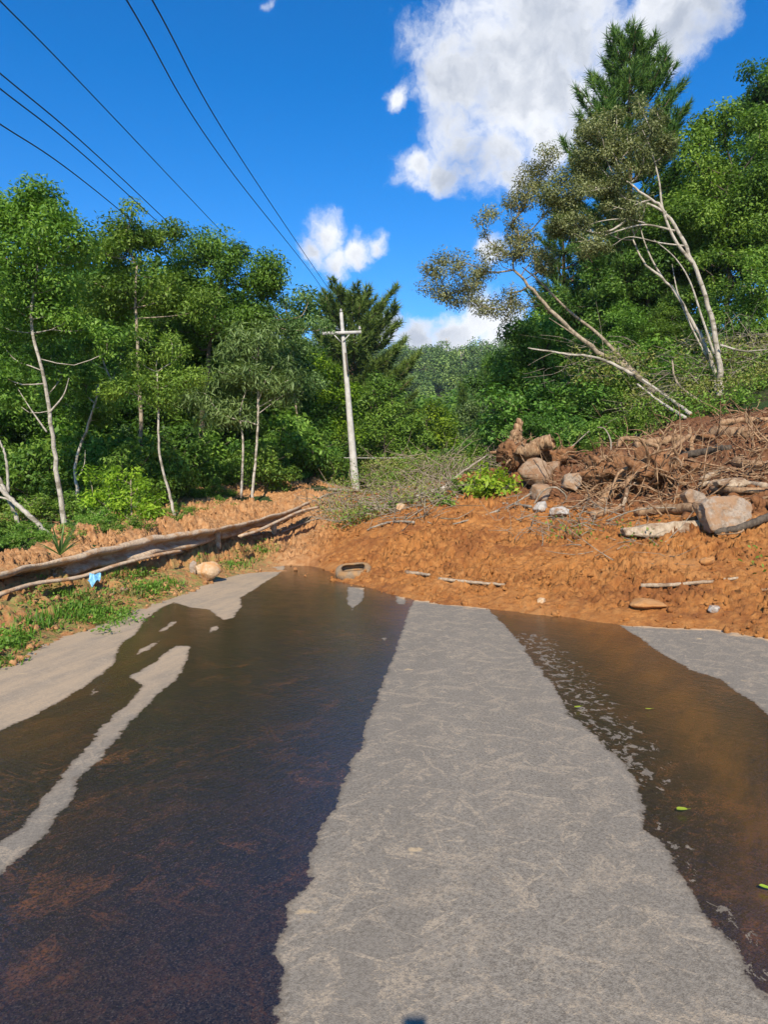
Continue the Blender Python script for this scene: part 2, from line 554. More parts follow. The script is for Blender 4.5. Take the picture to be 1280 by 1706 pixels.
def ground_mat():
    m, nt = mat('forest_floor')
    p = GEO(nt)
    n1 = NOISE(nt, p, 0.5, 6, 0.6); n2 = NOISE(nt, p, 6, 6, 0.7)
    c = MIX(nt, RAMP(nt, n2, 0.3, 0.7), (0.035, 0.03, 0.016), (0.09, 0.07, 0.035))
    c = MIX(nt, RAMP(nt, n1, 0.4, 0.6), c, (0.035, 0.06, 0.018))
    finish(nt, BSDF(nt, c, 0.95, 0.1, BUMP(nt, n2, 0.8, 0.1)))
    return m


def road_mat():
    m, nt = mat('asphalt')
    p = GEO(nt)
    wet = ATT(nt, 'wet'); silt = ATT(nt, 'silt'); tan = ATT(nt, 'tan'); fleck = ATT(nt, 'fleck'); toe = ATT(nt, 'toe')
    # --- wet edge: distance plus ragged noise
    e1 = NOISE(nt, p, 4.5, 5, 0.62); e2 = NOISE(nt, p, 22, 4, 0.7)
    ed = M(nt, 'ADD', wet, M(nt, 'ADD', M(nt, 'MULTIPLY', M(nt, 'SUBTRACT', e1, 0.5), 0.12),
                             M(nt, 'MULTIPLY', M(nt, 'SUBTRACT', e2, 0.5), 0.075)))
    w = RAMP(nt, ed, 0.006, -0.006)
    # dry flecks standing proud of the water near the stream edge
    fl = NOISE(nt, MAPPING(nt, p, (1.5, 1.0, 1)), 11, 5, 0.68, 0.5)
    w = M(nt, 'MULTIPLY', w, M(nt, 'SUBTRACT', 1.0, M(nt, 'MULTIPLY', RAMP(nt, M(nt, 'ADD', fl, M(nt, 'MULTIPLY', fleck, 0.10)), 0.635, 0.65), RAMP(nt, fleck, 0.2, 0.4))))
    # --- aggregate
    vor = N(nt, 'ShaderNodeTexVoronoi'); vor.inputs['Scale'].default_value = 190
    nt.links.new(p, vor.inputs['Vector'])
    ag = vor.outputs['Distance']
    agc = vor.outputs['Color']
    sp = nt.nodes.new('ShaderNodeSeparateColor'); nt.links.new(agc, sp.inputs[0])
    dry = MIX(nt, RAMP(nt, sp.outputs[0], 0.1, 0.9, smooth=False), (0.140, 0.117, 0.086), (0.270, 0.228, 0.170))
    big = NOISE(nt, p, 0.8, 4, 0.6)
    grain0 = NOISE(nt, p, 55, 5, 0.8)
    dry = MIX(nt, RAMP(nt, grain0, 0.44, 0.62, 0.0, 0.6), dry, (0.34, 0.29, 0.22))
    dry = MIX(nt, RAMP(nt, grain0, 0.50, 0.34, 0.0, 0.5), dry, (0.105, 0.086, 0.064))
    lane = NOISE(nt, MAPPING(nt, p, (2.4, 0.12, 1), (0, 0, 0.12)), 1.0, 5, 0.6)
    dry = MIX(nt, RAMP(nt, lane, 0.35, 0.65, 0.0, 0.35), dry, (0.16, 0.135, 0.102))
    dry = MIX(nt, RAMP(nt, big, 0.3, 0.7, 0.0, 0.35), dry, (0.22, 0.185, 0.14))
    # smeared clay: drag marks in several directions
    sm = None
    for (rz, sx, sy, loc, lo) in ((0.45, 1.0, 3.6, 1.0, 0.555), (-0.7, 1.1, 4.2, 4.0, 0.565), (1.3, 1.2, 3.4, 8.0, 0.565), (2.2, 1.5, 3.0, 14.0, 0.57)):
        q = NOISE(nt, MAPPING(nt, p, (sx, sy, 1), (0, 0, rz), (loc, loc * 2, 0)), 2.6, 6, 0.72, 0.6)
        k = RAMP(nt, q, lo, lo + 0.06)
        sm = k if sm is None else M(nt, 'MAXIMUM', sm, k)
    blot = RAMP(nt, NOISE(nt, MAPPING(nt, p, (1.3, .8, 1), (0, 0, .6)), 3.6, 8, 0.75), 0.51, 0.64)
    grain = NOISE(nt, p, 75, 4, 0.75)
    fine = RAMP(nt, grain, 0.40, 0.60, 0.10, 1.0)
    smear = M(nt, 'MULTIPLY', M(nt, 'MAXIMUM', sm, M(nt, 'MULTIPLY', blot, 0.8)), fine)
    dryc = MIX(nt, M(nt, 'MULTIPLY', smear, 0.66), dry, (0.46, 0.355, 0.235))
    spots = RAMP(nt, NOISE(nt, MAPPING(nt, p, (1, 1.5, 1)), 1.7, 7, 0.62, 0.3), 0.66, 0.70)
    dryc = MIX(nt, M(nt, 'MULTIPLY', spots, 0.75), dryc, (0.56, 0.40, 0.22))
    tn = RAMP(nt, M(nt, 'ADD', tan, M(nt, 'MULTIPLY', M(nt, 'SUBTRACT', NOISE(nt, p, 2.2, 5, 0.6), 0.5), 0.9)), 0.2, 0.8)
    dryc = MIX(nt, M(nt, 'MULTIPLY', tn, M(nt, 'MULTIPLY', M(nt, 'ADD', 0.55, M(nt, 'MULTIPLY', fine, 0.4)), RAMP(nt, NOISE(nt, MAPPING(nt, p, (3.0, .5, 1), (0, 0, .25)), 2.0, 7, .7), 0.35, 0.62, 0.45, 1.0))), dryc, (0.46, 0.33, 0.20))
    tz = RAMP(nt, M(nt, 'ADD', toe, M(nt, 'MULTIPLY', M(nt, 'SUBTRACT', e1, 0.5), 0.5)), 0.20, 0.06)
    dryc = MIX(nt, tz, dryc, (0.56, 0.37, 0.20))
    # --- wet surface
    wetc = MIX(nt, RAMP(nt, sp.outputs[0], 0.0, 1.0, smooth=False), (0.010, 0.0075, 0.006), (0.042, 0.028, 0.019))
    wetc = MIX(nt, RAMP(nt, grain0, 0.56, 0.66, 0.0, 0.5), wetc, (0.085, 0.065, 0.048))
    vg = N(nt, 'ShaderNodeTexVoronoi'); vg.inputs['Scale'].default_value = 120; nt.links.new(p, vg.inputs['Vector'])
    sg = nt.nodes.new('ShaderNodeSeparateColor'); nt.links.new(vg.outputs['Color'], sg.inputs[0])
    stones = M(nt, 'MULTIPLY', RAMP(nt, sg.outputs[1], 0.55, 1.0), RAMP(nt, vg.outputs['Distance'], 0.55, 0.25))
    wetc = MIX(nt, M(nt, 'MULTIPLY', stones, 0.7), wetc, (0.085, 0.064, 0.048))
    patchy = RAMP(nt, NOISE(nt, p, 0.9, 4, 0.6), 0.45, 0.65)
    rs = M(nt, 'MULTIPLY', M(nt, 'MULTIPLY', M(nt, 'MAXIMUM', M(nt, 'MULTIPLY', sm, 0.6), blot), fine), M(nt, 'ADD', 0.30, patchy))
    wetc = MIX(nt, M(nt, 'MULTIPLY', rs, 0.50), wetc, (0.24, 0.088, 0.026))
    wide = RAMP(nt, NOISE(nt, p, 1.1, 5, 0.6), 0.45, 0.7)
    wetc = MIX(nt, M(nt, 'MULTIPLY', wide, 0.14), wetc, (0.085, 0.040, 0.018))
    sl = NOISE(nt, MAPPING(nt, p, (2.2, 0.5, 1), (0, 0, 0.5)), 2.5, 5, 0.6)
    slf = M(nt, 'MULTIPLY', silt, RAMP(nt, sl, 0.3, 0.65, 0.25, 0.85))
    wetc = MIX(nt, slf, wetc, (0.135, 0.058, 0.016))
    wtoe = RAMP(nt, M(nt, 'ADD', toe, M(nt, 'MULTIPLY', M(nt, 'SUBTRACT', e1, 0.5), 0.9)), 0.55, 0.1)
    wetc = MIX(nt, M(nt, 'MULTIPLY', wtoe, 0.45), wetc, (0.15, 0.075, 0.030))
    dryc = MIX(nt, RAMP(nt, ed, 0.030, 0.004, 0.0, 0.45), dryc, (0.10, 0.075, 0.05))
    col = MIX(nt, w, dryc, wetc)
    # --- roughness and relief
    rip = NOISE(nt, MAPPING(nt, p, (1.6, 1.0, 1), (0, 0, 0.5)), 18, 4, 0.65)
    rip2 = NOISE(nt, MAPPING(nt, p, (4.0, 1.0, 1), (0, 0, -0.9)), 3.0, 5, 0.7)
    hw = M(nt, 'ADD', M(nt, 'MULTIPLY', rip, 0.6), M(nt, 'MULTIPLY', rip2, 0.8))
    bd = BUMP(nt, M(nt, 'ADD', ag, M(nt, 'MULTIPLY', smear, 0.6)), 0.4, 0.003)
    glint = NOISE(nt, p, 60, 3, 0.7)
    scr = M(nt, 'ADD', NOISE(nt, MAPPING(nt, p, (1.2, 16, 1), (0, 0, -0.55)), 2.2, 5, 0.7), NOISE(nt, MAPPING(nt, p, (1.5, 18, 1), (0, 0, -1.1)), 2.0, 5, 0.7))
    bw = BUMP(nt, hw, 0.40, 0.009)
    bw = BUMP(nt, scr, 0.40, 0.004, bw)
    bw = BUMP(nt, glint, 0.30, 0.002, bw)
    rw = RAMP(nt, NOISE(nt, p, 5, 4, 0.6), 0.3, 0.7, 0.03, 0.17)
    sd = BSDF(nt, col, 0.9, 0.25, bd)
    sw = BSDF(nt, col, rw, 0.5, bw)
    mx = N(nt, 'ShaderNodeMixShader')
    nt.links.new(w, mx.inputs[0]); nt.links.new(sd, mx.inputs[1]); nt.links.new(sw, mx.inputs[2])
    finish(nt, mx.outputs[0])
    return m


def rock_mat(name, a, b, mud=0.4, mudcol=(0.36, 0.19, 0.09)):
    m, nt = mat(name)
    p = GEO(nt)
    n1 = NOISE(nt, p, 4, 6, 0.65); n2 = NOISE(nt, p, 22, 5, 0.7)
    c = MIX(nt, RAMP(nt, n2, 0.3, 0.7), a, b)
    c = MIX(nt, RAMP(nt, n1, 0.62 - mud * 0.35, 0.75 - mud * 0.35), c, mudcol)
    finish(nt, BSDF(nt, c, 0.85, 0.25, BUMP(nt, M(nt, 'ADD', n1, n2), 0.7, 0.03)))
    return m


def plain_mat(name, a, b, rough=0.7, sc=12, spec=0.3, bump=0.3, metal=0):
    m, nt = mat(name)
    p = GEO(nt)
    n1 = NOISE(nt, p, sc, 6, 0.65)
    c = MIX(nt, RAMP(nt, n1, 0.35, 0.65), a, b)
    b_ = BSDF(nt, c, rough, spec, BUMP(nt, n1, bump, 0.01))
    if metal: b_.node.inputs['Metallic'].default_value = metal
    finish(nt, b_)
    return m


M_MUD = mud_mat(); M_GROUND = ground_mat(); M_ROAD = road_mat()
M_ROCKP = rock_mat('rock_pale', (0.24, 0.18, 0.125), (0.37, 0.29, 0.215), 0.55, (0.31, 0.185, 0.10))
M_ROCKW = rock_mat('rock_white', (0.34, 0.30, 0.25), (0.50, 0.45, 0.39), 0.35, (0.30, 0.17, 0.09))
M_ROCKB = rock_mat('rock_brown', (0.24, 0.155, 0.095), (0.36, 0.25, 0.16), 0.5, (0.24, 0.13, 0.065))
M_ROCKO = rock_mat('rock_orange', (0.46, 0.30, 0.16), (0.60, 0.44, 0.28), 0.45, (0.50, 0.25, 0.09))
M_RAIL = rock_mat('muddy_rail_metal', (0.46, 0.33, 0.21), (0.62, 0.47, 0.31), 0.45, (0.44, 0.25, 0.12))
M_CONC = plain_mat('pole_concrete', (0.42, 0.39, 0.34), (0.55, 0.52, 0.47), 0.85, 5)
M_CERAM = plain_mat('insulator_glaze', (0.30, 0.27, 0.24), (0.42, 0.38, 0.34), 0.3, 5)
M_WIRE = plain_mat('wire_black', (0.02, 0.02, 0.022), (0.035, 0.035, 0.04), 0.5, 5)
M_TYRE = rock_mat('muddy_tyre_rubber', (0.19, 0.13, 0.075), (0.30, 0.215, 0.13), 0.5, (0.34, 0.19, 0.08))
M_WOODEND = plain_mat('cut_wood', (0.24, 0.14, 0.08), (0.40, 0.26, 0.15), 0.8, 9)
M_BLUE = plain_mat('blue_plastic', (0.10, 0.30, 0.48), (0.25, 0.50, 0.65), 0.4, 30)
M_PHONE = plain_mat('phone_black', (0.015, 0.015, 0.017), (0.02, 0.02, 0.022), 0.3, 5)

# ------------------------------------------------------------------ ground sheet
def grid_mesh(xs, ys, zf):
    X, Y = np.meshgrid(xs, ys, indexing='ij')
    Z = zf(X, Y)
    V = np.stack([X, Y, Z], -1).reshape(-1, 3)
    nx, ny = len(xs), len(ys)
    i = np.arange(nx - 1)[:, None] * ny + np.arange(ny - 1)[None, :]
    Q = np.stack([i, i + ny, i + ny + 1, i + 1], -1).reshape(-1, 4)
    return V, Q, X, Y


def sym_spacing(lo, hi, near, step, grow):
    a = [0.0]
    while a[-1] < hi:
        a.append(a[-1] + (step if a[-1] < near else step + (a[-1] - near) * grow))
    b = [0.0]
    while b[-1] > lo:
        b.append(b[-1] - (step if -b[-1] < near else step + (-b[-1] - near) * grow))
    return np.array(sorted(set(b[1:] + a)))


def seg_dist(X, Y, pts):
    """distance to an open polyline"""
    best = np.full(X.shape, 1e9)
    for (ax, ay), (bx, by) in zip(pts[:-1], pts[1:]):
        dx, dy = bx - ax, by - ay
        t = np.clip(((X - ax) * dx + (Y - ay) * dy) / (dx * dx + dy * dy + 1e-12), 0, 1)
        best = np.minimum(best, np.hypot(X - ax - t * dx, Y - ay - t * dy))
    return best


def inside(X, Y, poly):
    c = np.zeros(X.shape, bool)
    n = len(poly)
    for i in range(n):
        x1, y1 = poly[i]; x2, y2 = poly[(i + 1) % n]
        if y1 == y2: continue
        cond = ((y1 > Y) != (y2 > Y)) & (X < (x2 - x1) * (Y - y1) / (y2 - y1) + x1)
        c ^= cond
    return c


def sdf(X, Y, poly):
    d = seg_dist(X, Y, list(poly) + [poly[0]])
    return np.where(inside(X, Y, poly), -d, d)


ROADPOLY = [tuple(e) for e in EDGE] + [(-0.6, 16), (0.5, 22), (9, 22), (9, -9)]


def ground_z(X, Y):
    z = H(X, Y) - 0.10
    gl = [tuple(P(*q)[:2]) for q in [(-130, 1003, 7.6), (0, 953, 8.5), (130, 922, 9.8), (250, 893, 11.5), (350, 880, 13.1), (440, 861, 15.4), (515, 836, 18.2)]]
    z = z - 0.55 * np.exp(-(seg_dist(X, Y, gl) / 0.6) ** 2)
    s = sdf(X, Y, ROADPOLY)
    lim = np.where(Y < 16, -0.06 + np.clip(s, 0, 4) * 0.6, 99)
    # never above the road, and beneath the mud mass
    z = np.where(s < 0.0, np.minimum(z, -0.06), np.minimum(z, lim + 0.0 * z) if False else z)
    return z


xs = sym_spacing(-500, 500, 26, 0.5, 0.10); ys = sym_spacing(-120, 900, 42, 0.5, 0.07)
V, Q, X, Y = grid_mesh(xs, ys, ground_z)
mb = MB(); mb.add(V, Q)
g = mb.build('ground', M_GROUND); tag(g, kind='structure')

# ------------------------------------------------------------------ road with its wet patches
def pg(l): return [tuple(PG(a, b)[:2]) for a, b in l]


WET_MAIN = pg([(474, 946), (476, 925), (620, 930), (720, 970), (705, 985), (690, 997), (680, 1020), (662, 1075), (640, 1130), (622, 1180), (600, 1240), (572, 1300), (560, 1340),
               (530, 1390), (518, 1440), (512, 1485), (482, 1505), (476, 1550), (452, 1588), (477, 1622), (470, 1665), (462, 1706), (430, 1950),
               (380, 2600), (-2500, 2600), (-1500, 1700), (-400, 1350), (0, 1217), (60, 1188), (110, 1162), (160, 1130), (190, 1108), (200, 1075), (228, 1055), (245, 1030),
               (270, 1012), (290, 1003), (315, 1012), (350, 1016), (358, 1024), (372, 1034), (388, 1030), (400, 1015), (402, 995), (425, 982), (445, 968), (466, 955)])
DRY_STRIP = pg([(317, 1077), (306, 1104), (290, 1131), (257, 1159), (213, 1202), (175, 1246), (135, 1290), (104, 1345), (77, 1377), (41, 1415), (0, 1452), (-300, 1665),
                (-300, 1590), (0, 1408), (16, 1398), (46, 1375), (69, 1342), (108, 1290), (146, 1246), (181, 1202), (232, 1159), (240, 1140), (216, 1129), (260, 1104), (294, 1077)])
ISLANDS = [pg(l) for l in ([(343, 1062), (352, 1046), (368, 1040), (362, 1050)], [(222, 1094), (240, 1078), (268, 1066), (250, 1082)],
                           [(263, 1052), (290, 1034), (296, 1036), (275, 1052)],
                           [(579, 978), (608, 980), (606, 998), (586, 1016), (578, 1002)], [(660, 992), (678, 995), (676, 1008), (662, 1006)],
                           [(146, 1155), (160, 1146), (164, 1152), (150, 1160)], [(636, 1062), (644, 1060), (645, 1066), (638, 1067)])]
STREAM = pg([(812, 1012), (860, 1010), (950, 1018), (1040, 1030), (1034, 1041), (1070, 1065), (1100, 1087), (1160, 1119), (1200, 1131), (1240, 1160), (1280, 1190),
             (1500, 1320), (2300, 1900), (1900, 2300), (1500, 1950), (1290, 1670), (1248, 1632), (1222, 1575), (1172, 1522), (1140, 1462), (1098, 1402), (1076, 1385), (1074, 1342),
             (1062, 1300), (1020, 1252), (990, 1222), (950, 1192), (925, 1142), (892, 1106), (874, 1078), (850, 1050), (828, 1028)])
rx = np.concatenate([np.arange(-9, -4.5, 0.15), np.arange(-4.5, 5.5, 0.045), np.arange(5.5, 9.1, 0.15)])
ry = np.concatenate([np.arange(-9, 0.8, 0.25), np.arange(0.8, 14.2, 0.045), np.arange(14.2, 22, 0.3)])
V, Q, X, Y = grid_mesh(rx, ry, lambda a, b: 0.012 * fbm(a / 2.2, b / 2.2, 2) + 0 * a)
wet = np.minimum(sdf(X, Y, WET_MAIN), sdf(X, Y, STREAM))
wet = np.maximum(wet, -(sdf(X, Y, DRY_STRIP) - 0.018))
for isl in ISLANDS:
    wet = np.maximum(wet, -(sdf(X, Y, isl)) - 0.005)
mid = pg([(960, 1020), (1010, 1060), (1090, 1130), (1180, 1220), (1290, 1370), (1500, 1700)])
silt = np.exp(-(seg_dist(X, Y, mid) / 0.30) ** 2) * 0.95
leftw = pg([(330, 1020), (260, 1060), (180, 1130), (60, 1230)])
silt = np.maximum(silt, 0.45 * np.exp(-(seg_dist(X, Y, leftw) / 0.4) ** 2))
lipx = pg([(880, 1060), (930, 1110), (975, 1170), (1020, 1225), (1060, 1290)]); lip2 = pg([(1090, 1380), (1130, 1420), (1180, 1480), (1240, 1600), (1270, 1650)])
fleck = np.maximum(np.exp(-(seg_dist(X, Y, lipx) / 0.22) ** 2), 0.62 * np.exp(-(seg_dist(X, Y, lip2) / 0.10) ** 2))
tan = sstep(-0.6, -2.1, X + (Y - 9) * -0.12)
toe = seg_dist(X, Y, [tuple(t) for t in TOE])
mask = inside(X, Y, [(e[0] - 0.5, e[1]) for e in EDGE] + ROADPOLY[len(EDGE):]).ravel()
Qk = Q[mask[Q].all(1)]
mb = MB(); mb.add(V, Qk)
road = mb.build('road', M_ROAD, props={'wet': wet, 'silt': silt, 'fleck': fleck, 'tan': tan, 'toe': toe})
tag(road, kind='structure')

# ------------------------------------------------------------------ the landslide mud (fine height field)
GPATH = [tuple(P(*q)[:2]) for q in [(-130, 1003, 7.6), (0, 953, 8.5), (130, 922, 9.8), (250, 893, 11.5), (350, 880, 13.1), (440, 861, 15.4), (515, 836, 18.2)]]


def mud_fields(X, Y):
    h = H(X, Y)
    k = sstep(-0.02, 0.30, h)
    dx = fbm(X * 1.7, Y * 1.7, 3) * 0.35; dy = fbm(X * 1.7 + 40, Y * 1.7, 3) * 0.35
    Xw, Yw = X + dx, Y + dy
    f1, f2, i1 = worley(Xw * 1.5, Yw * 1.5)
    g1, g2, i2 = worley(Xw * 4.2 + 7, Yw * 4.2)
    q1, q2, i3 = worley(Xw * 10.5 + 3, Yw * 10.5 + 5)
    left = sstep(-1.2, -2.4, X + 0.0 * Y)
    front = 1 - left
    gx, gy = Xw * 7.0 + 7, Yw * 7.0
    q1, q2, i3 = worley(gx + 0.5 * fbm(gx, gy, 2), gy)
    r1, r2, i4 = worley(X * 17 + 0.8 * fbm(X * 9, Y * 9, 2), Y * 17)
    clod = (0.13 * front + 0.26 * left) * (0.5 - f1) * (0.3 + i1) + 0.060 * (0.55 - g1) * (0.2 + 1.3 * i2) + 0.040 * (0.5 - q1) * (-0.1 + 1.5 * i3) + 0.016 * (0.5 - r1) * (1.6 * i4)
    big = fbm(X * 0.55 + 5, Y * 0.55, 3) * (0.22 + 0.10 * left) * sstep(0.1, 0.9, h)
    rid = np.abs(fbm(X * 4.3 + 3, Y * 4.3, 4, 0.6))
    crack = -0.10 * np.exp(-(rid / 0.045) ** 2) - 0.04 * np.exp(-((q2 - q1) / 0.08) ** 2)
    fine = fbm(X * 8, Y * 8, 5, 0.72) * 0.085 + 0.05 * (0.3 - np.abs(fbm(X * 5.5 + 31, Y * 5.5, 4, 0.65)))
    pits = -0.12 * sstep(0.24, 0.36, fbm(X * 7.1 + 11, Y * 8.3 + 2, 3, .6)) - 0.07 * sstep(0.26, 0.36, fbm(X * 13.1 + 1, Y * 14.3 + 2, 3, .6))
    calm = 0.35 + 0.85 * sstep(-0.16, 0.16, fbm(X * 0.9 + 9, Y * 1.1, 3))
    z = h + (0.12 + 0.88 * k) * calm * (clod + crack + fine + pits) + big * k
    if GPATH is not None:
        z = z - 0.34 * np.exp(-(seg_dist(X - 0.16, Y, GPATH) / 0.17) ** 2) * sstep(-0.7, -1.6, X)
    # the toe: a low ragged lip
    z = z + 0.05 * fbm(X * 4, Y * 4, 3) * (1 - k) * sstep(-0.25, 0.0, h)
    return z, h


def mud_z(X, Y): return mud_fields(X, Y)[0]


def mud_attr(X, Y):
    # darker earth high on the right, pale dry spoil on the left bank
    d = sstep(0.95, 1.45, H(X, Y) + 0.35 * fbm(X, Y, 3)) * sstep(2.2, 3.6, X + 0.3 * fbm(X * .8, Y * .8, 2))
    pale = sstep(-0.8, -2.0, X - (Y - 14) * 0.04) * 0.85
    mossy = sstep(-1.9, -2.5, X) * sstep(0.5, 0.25, H(X, Y)) * sstep(17, 13, Y) * 0.8
    return d, pale, mossy


def mud_sheet(xs, ys, name):
    V, Q, X, Y = grid_mesh(xs, ys, mud_z)
    Z = V[:, 2]
    s = sdf(X, Y, ROADPOLY).ravel()
    ok = (Z > -0.05)
    Xr, Yr = X.ravel(), Y.ravel()
    ymax = np.interp(Xr, [-14, 1, 3, 6, 9, 11, 20], [27.5, 27.5, 20.5, 18.2, 17.0, 16.2, 13]) + 1.2 * fbm(Xr * .9, Yr * .9, 3)
    ok &= Yr < ymax
    gx = np.interp(Yr, [q[1] for q in GPATH], [q[0] for q in GPATH])
    ok &= ~((Xr < gx - 1.75 - 0.6 * sstep(12, 15, Yr) + 0.8 * fbm(Xr * 1.3, Yr * 1.3, 3)) & (Yr < 15.2))
    keep = ok[Q].any(1)
    Qk = Q[keep]
    used = np.unique(Qk)
    remap = -np.ones(len(V), int); remap[used] = np.arange(len(used))
    mb = MB(); mb.add(V[used], remap[Qk])
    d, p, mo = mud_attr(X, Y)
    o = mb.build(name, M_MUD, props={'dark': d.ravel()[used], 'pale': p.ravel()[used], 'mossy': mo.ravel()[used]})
    return tag(o, kind='structure')


def spaced(lo, hi, f):
    a = [lo]
    while a[-1] < hi: a.append(a[-1] + f(a[-1]))
    return np.array(a)


mud = mud_sheet(np.concatenate([np.arange(-14, -6.2, 0.10), np.arange(-6.2, 9.2, 0.024), np.arange(9.2, 20, 0.10)]),
                spaced(2.0, 27.5, lambda y: 0.05 if y < 5.5 else (0.024 if y < 12 else 0.024 + (y - 12) * 0.009)), 'landslide_mud')

_cz = {}


def MZ(x, y):
    return float(mud_z(np.array([[x]], float), np.array([[y]], float))[0, 0])


def on_mud(px, py, lo=4.0, hi=30.0):
    """point where the view ray through a pixel meets the mud"""
    r = ray(px, py)
    ds = np.arange(lo, hi, 0.04)
    xs_ = r.x / r.y * ds; zs = CAMH + r.z / r.y * ds
    hz = mud_z(xs_[:, None], ds[:, None]).ravel()
    k = np.nonzero((zs < hz) & (hz > -.04) | (zs < 0))[0]
    if len(k) == 0: return P(px, py, 16.0)
    d = ds[k[0]]
    return np.array([r.x / r.y * d, d, max(0.0, CAMH + r.z / r.y * d)])

# ------------------------------------------------------------------ trees
def crown_tubes(mb, trunk, trad, ends, r_end=0.008, r_scale=1.0, wiggle=0.12):
    """grow limbs from the trunk to the leaf clumps; limb thickness from the number of clumps it carries"""
    nodes = [tuple(p) for p in trunk]; par = [-1] * len(nodes); ln = [0.0] * len(nodes)
    nt0 = len(nodes)
    top = trunk[-1]
    order = np.argsort(np.min(np.linalg.norm(ends[:, None, :] - trunk[None, :, :], axis=2), axis=1))
    arr = np.array(nodes)
    L = np.array(ln)
    for i in order:
        e = ends[i]
        dist = np.linalg.norm(arr - e, axis=1)
        pen = dist + 0.35 * L + 0.8 * np.clip(arr[:, 2] - e[2] + 0.2, 0, 9)
        j = int(np.argmin(pen))
        a = arr[j]
        m = a * 0.5 + e * 0.5 + rng.normal(size=3) * wiggle * dist[j] * 0.6 - np.array([0, 0, 0.06]) * dist[j]
        arr = np.vstack([arr, m, e]); k = len(arr)
        par += [j, k - 2]; L = np.append(L, [L[j] + dist[j] / 2, L[j] + dist[j]])
    cnt = np.zeros(len(arr))
    for i in range(len(arr) - 1, nt0 - 1, -1):
        cnt[i] += 1 if (i - nt0) % 2 == 1 else 0
        if par[i] >= nt0: cnt[par[i]] += cnt[i]
    for i in range(nt0 + 1, len(arr), 2):
        m = i - 1; a = par[m]
        r2 = r_end * max(1, cnt[i]) ** 0.5 * r_scale; r1 = r_end * max(1, cnt[m] + 1) ** 0.5 * r_scale * 1.15
        if a < nt0: r1 = min(r1, trad[min(a, len(trad) - 1)] * 0.8)
        pts = smooth_path([arr[a], arr[m], arr[i]], 5)
        tube(mb, pts, np.linspace(r1, min(r1, r2), 5), 5, 0.05, True)


def clump_centres(blobs, cr, dens=1.0):
    out = []
    for c, R, sq in blobs:
        n = max(5, int(dens * 4.0 * (R / cr) ** 2 * 0.55))
        d = rand_dir(n); r = R * (0.25 + 0.72 * rng.random(n) ** 0.45)
        r = np.where(rng.random(n) < .16, R * (1.0 + .35 * rng.random(n)), r)
        p = d * r[:, None]; p[:, 2] *= sq
        out.append(c + p)
    return np.concatenate(out)


def fill_clumps(mb, cen, cr, blobs, n_leaf, L, W, droop, tone0=0.5, tvar=0.22, flat=0.85, hang=0.0):
    k = len(cen)
    crs = cr * (0.6 + 0.75 * rng.random(k))
    ct = tone0 + tvar * (rng.random(k) - 0.5) * 1.6
    cnt = np.maximum(8, (n_leaf * (crs / cr) ** 2 * (0.7 + 0.6 * rng.random(k)))).astype(int)
    idx = np.repeat(np.arange(k), cnt)
    n = len(idx)
    d = rand_dir(n); r = rng.random(n) ** 0.42
    off = d * (r * crs[idx])[:, None]
    off[:, 2] *= np.where(off[:, 2] > 0, flat, flat * 0.75)
    if hang: off[:, 2] -= hang * (np.hypot(off[:, 0], off[:, 1]) / crs[idx]) ** 2 * crs[idx]
    # uneven sprays inside a clump
    off += rng.normal(size=(n, 3)) * 0.10 * cr
    pos = cen[idx] + off
    tone = np.clip(ct[idx] + (rng.random(n) - 0.5) * 0.5, 0, 1)
    leaves(mb, pos, d, L, W, droop, tone)


def tree(name, label, cat, trunk_px, d, r0, r1, blobs, leaf='mid', bark='tan', L=0.11, W=0.045, cover=3.0, cr=0.5,
         droop=0.4, tone=0.55, tvar=0.3, flat=0.85, hang=0.0, group=None, extra=(), sq=0.9, depths=None, nodes_dense=1.0):
    """trunk_px: pixel polyline from base upwards, blobs: (px, py, radius px, depth offset)"""
    pts = []
    for i, q in enumerate(trunk_px):
        dd = d + (q[2] if len(q) > 2 else 0)
        pts.append(P(q[0], q[1], dd))
    pts = np.array(pts)
    zb = H1(pts[0, 0], pts[0, 1])
    if pts[0, 2] > zb - 0.1:
        b = pts[0].copy(); b[2] = zb - 0.25; b[0] += (pts[0, 0] - pts[1, 0]) * 0.05
        pts = np.vstack([b, pts])
    base = pts[0].copy()
    root = empty(name, base, label, cat, group)
    n = 8 + 3 * len(pts)
    tp = smooth_path(pts, n)
    hh = np.linspace(0, 1, n)
    tp[2:-1] += rng.normal(size=(n - 3, 3)) * r0 * 0.14
    r0 = r0 * 0.74; r1 = r1 * 0.74
    tr = r0 + (r1 - r0) * hh ** 0.8; tr[0] *= 1.35; tr[1] *= 1.12
    mt = MB(); tube(mt, tp, tr, 9, 0.07)
    wb = []
    for (px, py, rp, dz) in blobs:
        c = P(px, py, d + dz); R = rp / F * (d + dz); wb.append((c, R, sq))
    cen = clump_centres(wb, cr, nodes_dense)
    crown_tubes(mt, tp[3:], tr[3:], cen, r_end=max(0.006, 0.0004 * d), r_scale=0.95)
    for e in extra:
        ep = np.array([P(a, b, d + (q[0] if q else 0)) for a, b, *q in e[0]])
        tube(mt, smooth_path(ep, 5 * len(ep)), np.linspace(e[1] * .7, e[2] * .5, 5 * len(ep)), 7, 0.08)
    mt.build('trunk', MBARK[bark], root, base)
    L *= 0.87; W *= 0.87
    area = sum(math.pi * R * R for _, R, _ in wb)
    tot = 1.7 * cover * area / (0.55 * L * W)
    mc = MB()
    fill_clumps(mc, cen, cr, wb, max(10, tot / len(cen)), L, W, droop, tone, tvar, flat, hang)
    mc.build('crown', ML[leaf], root, base)
    return root


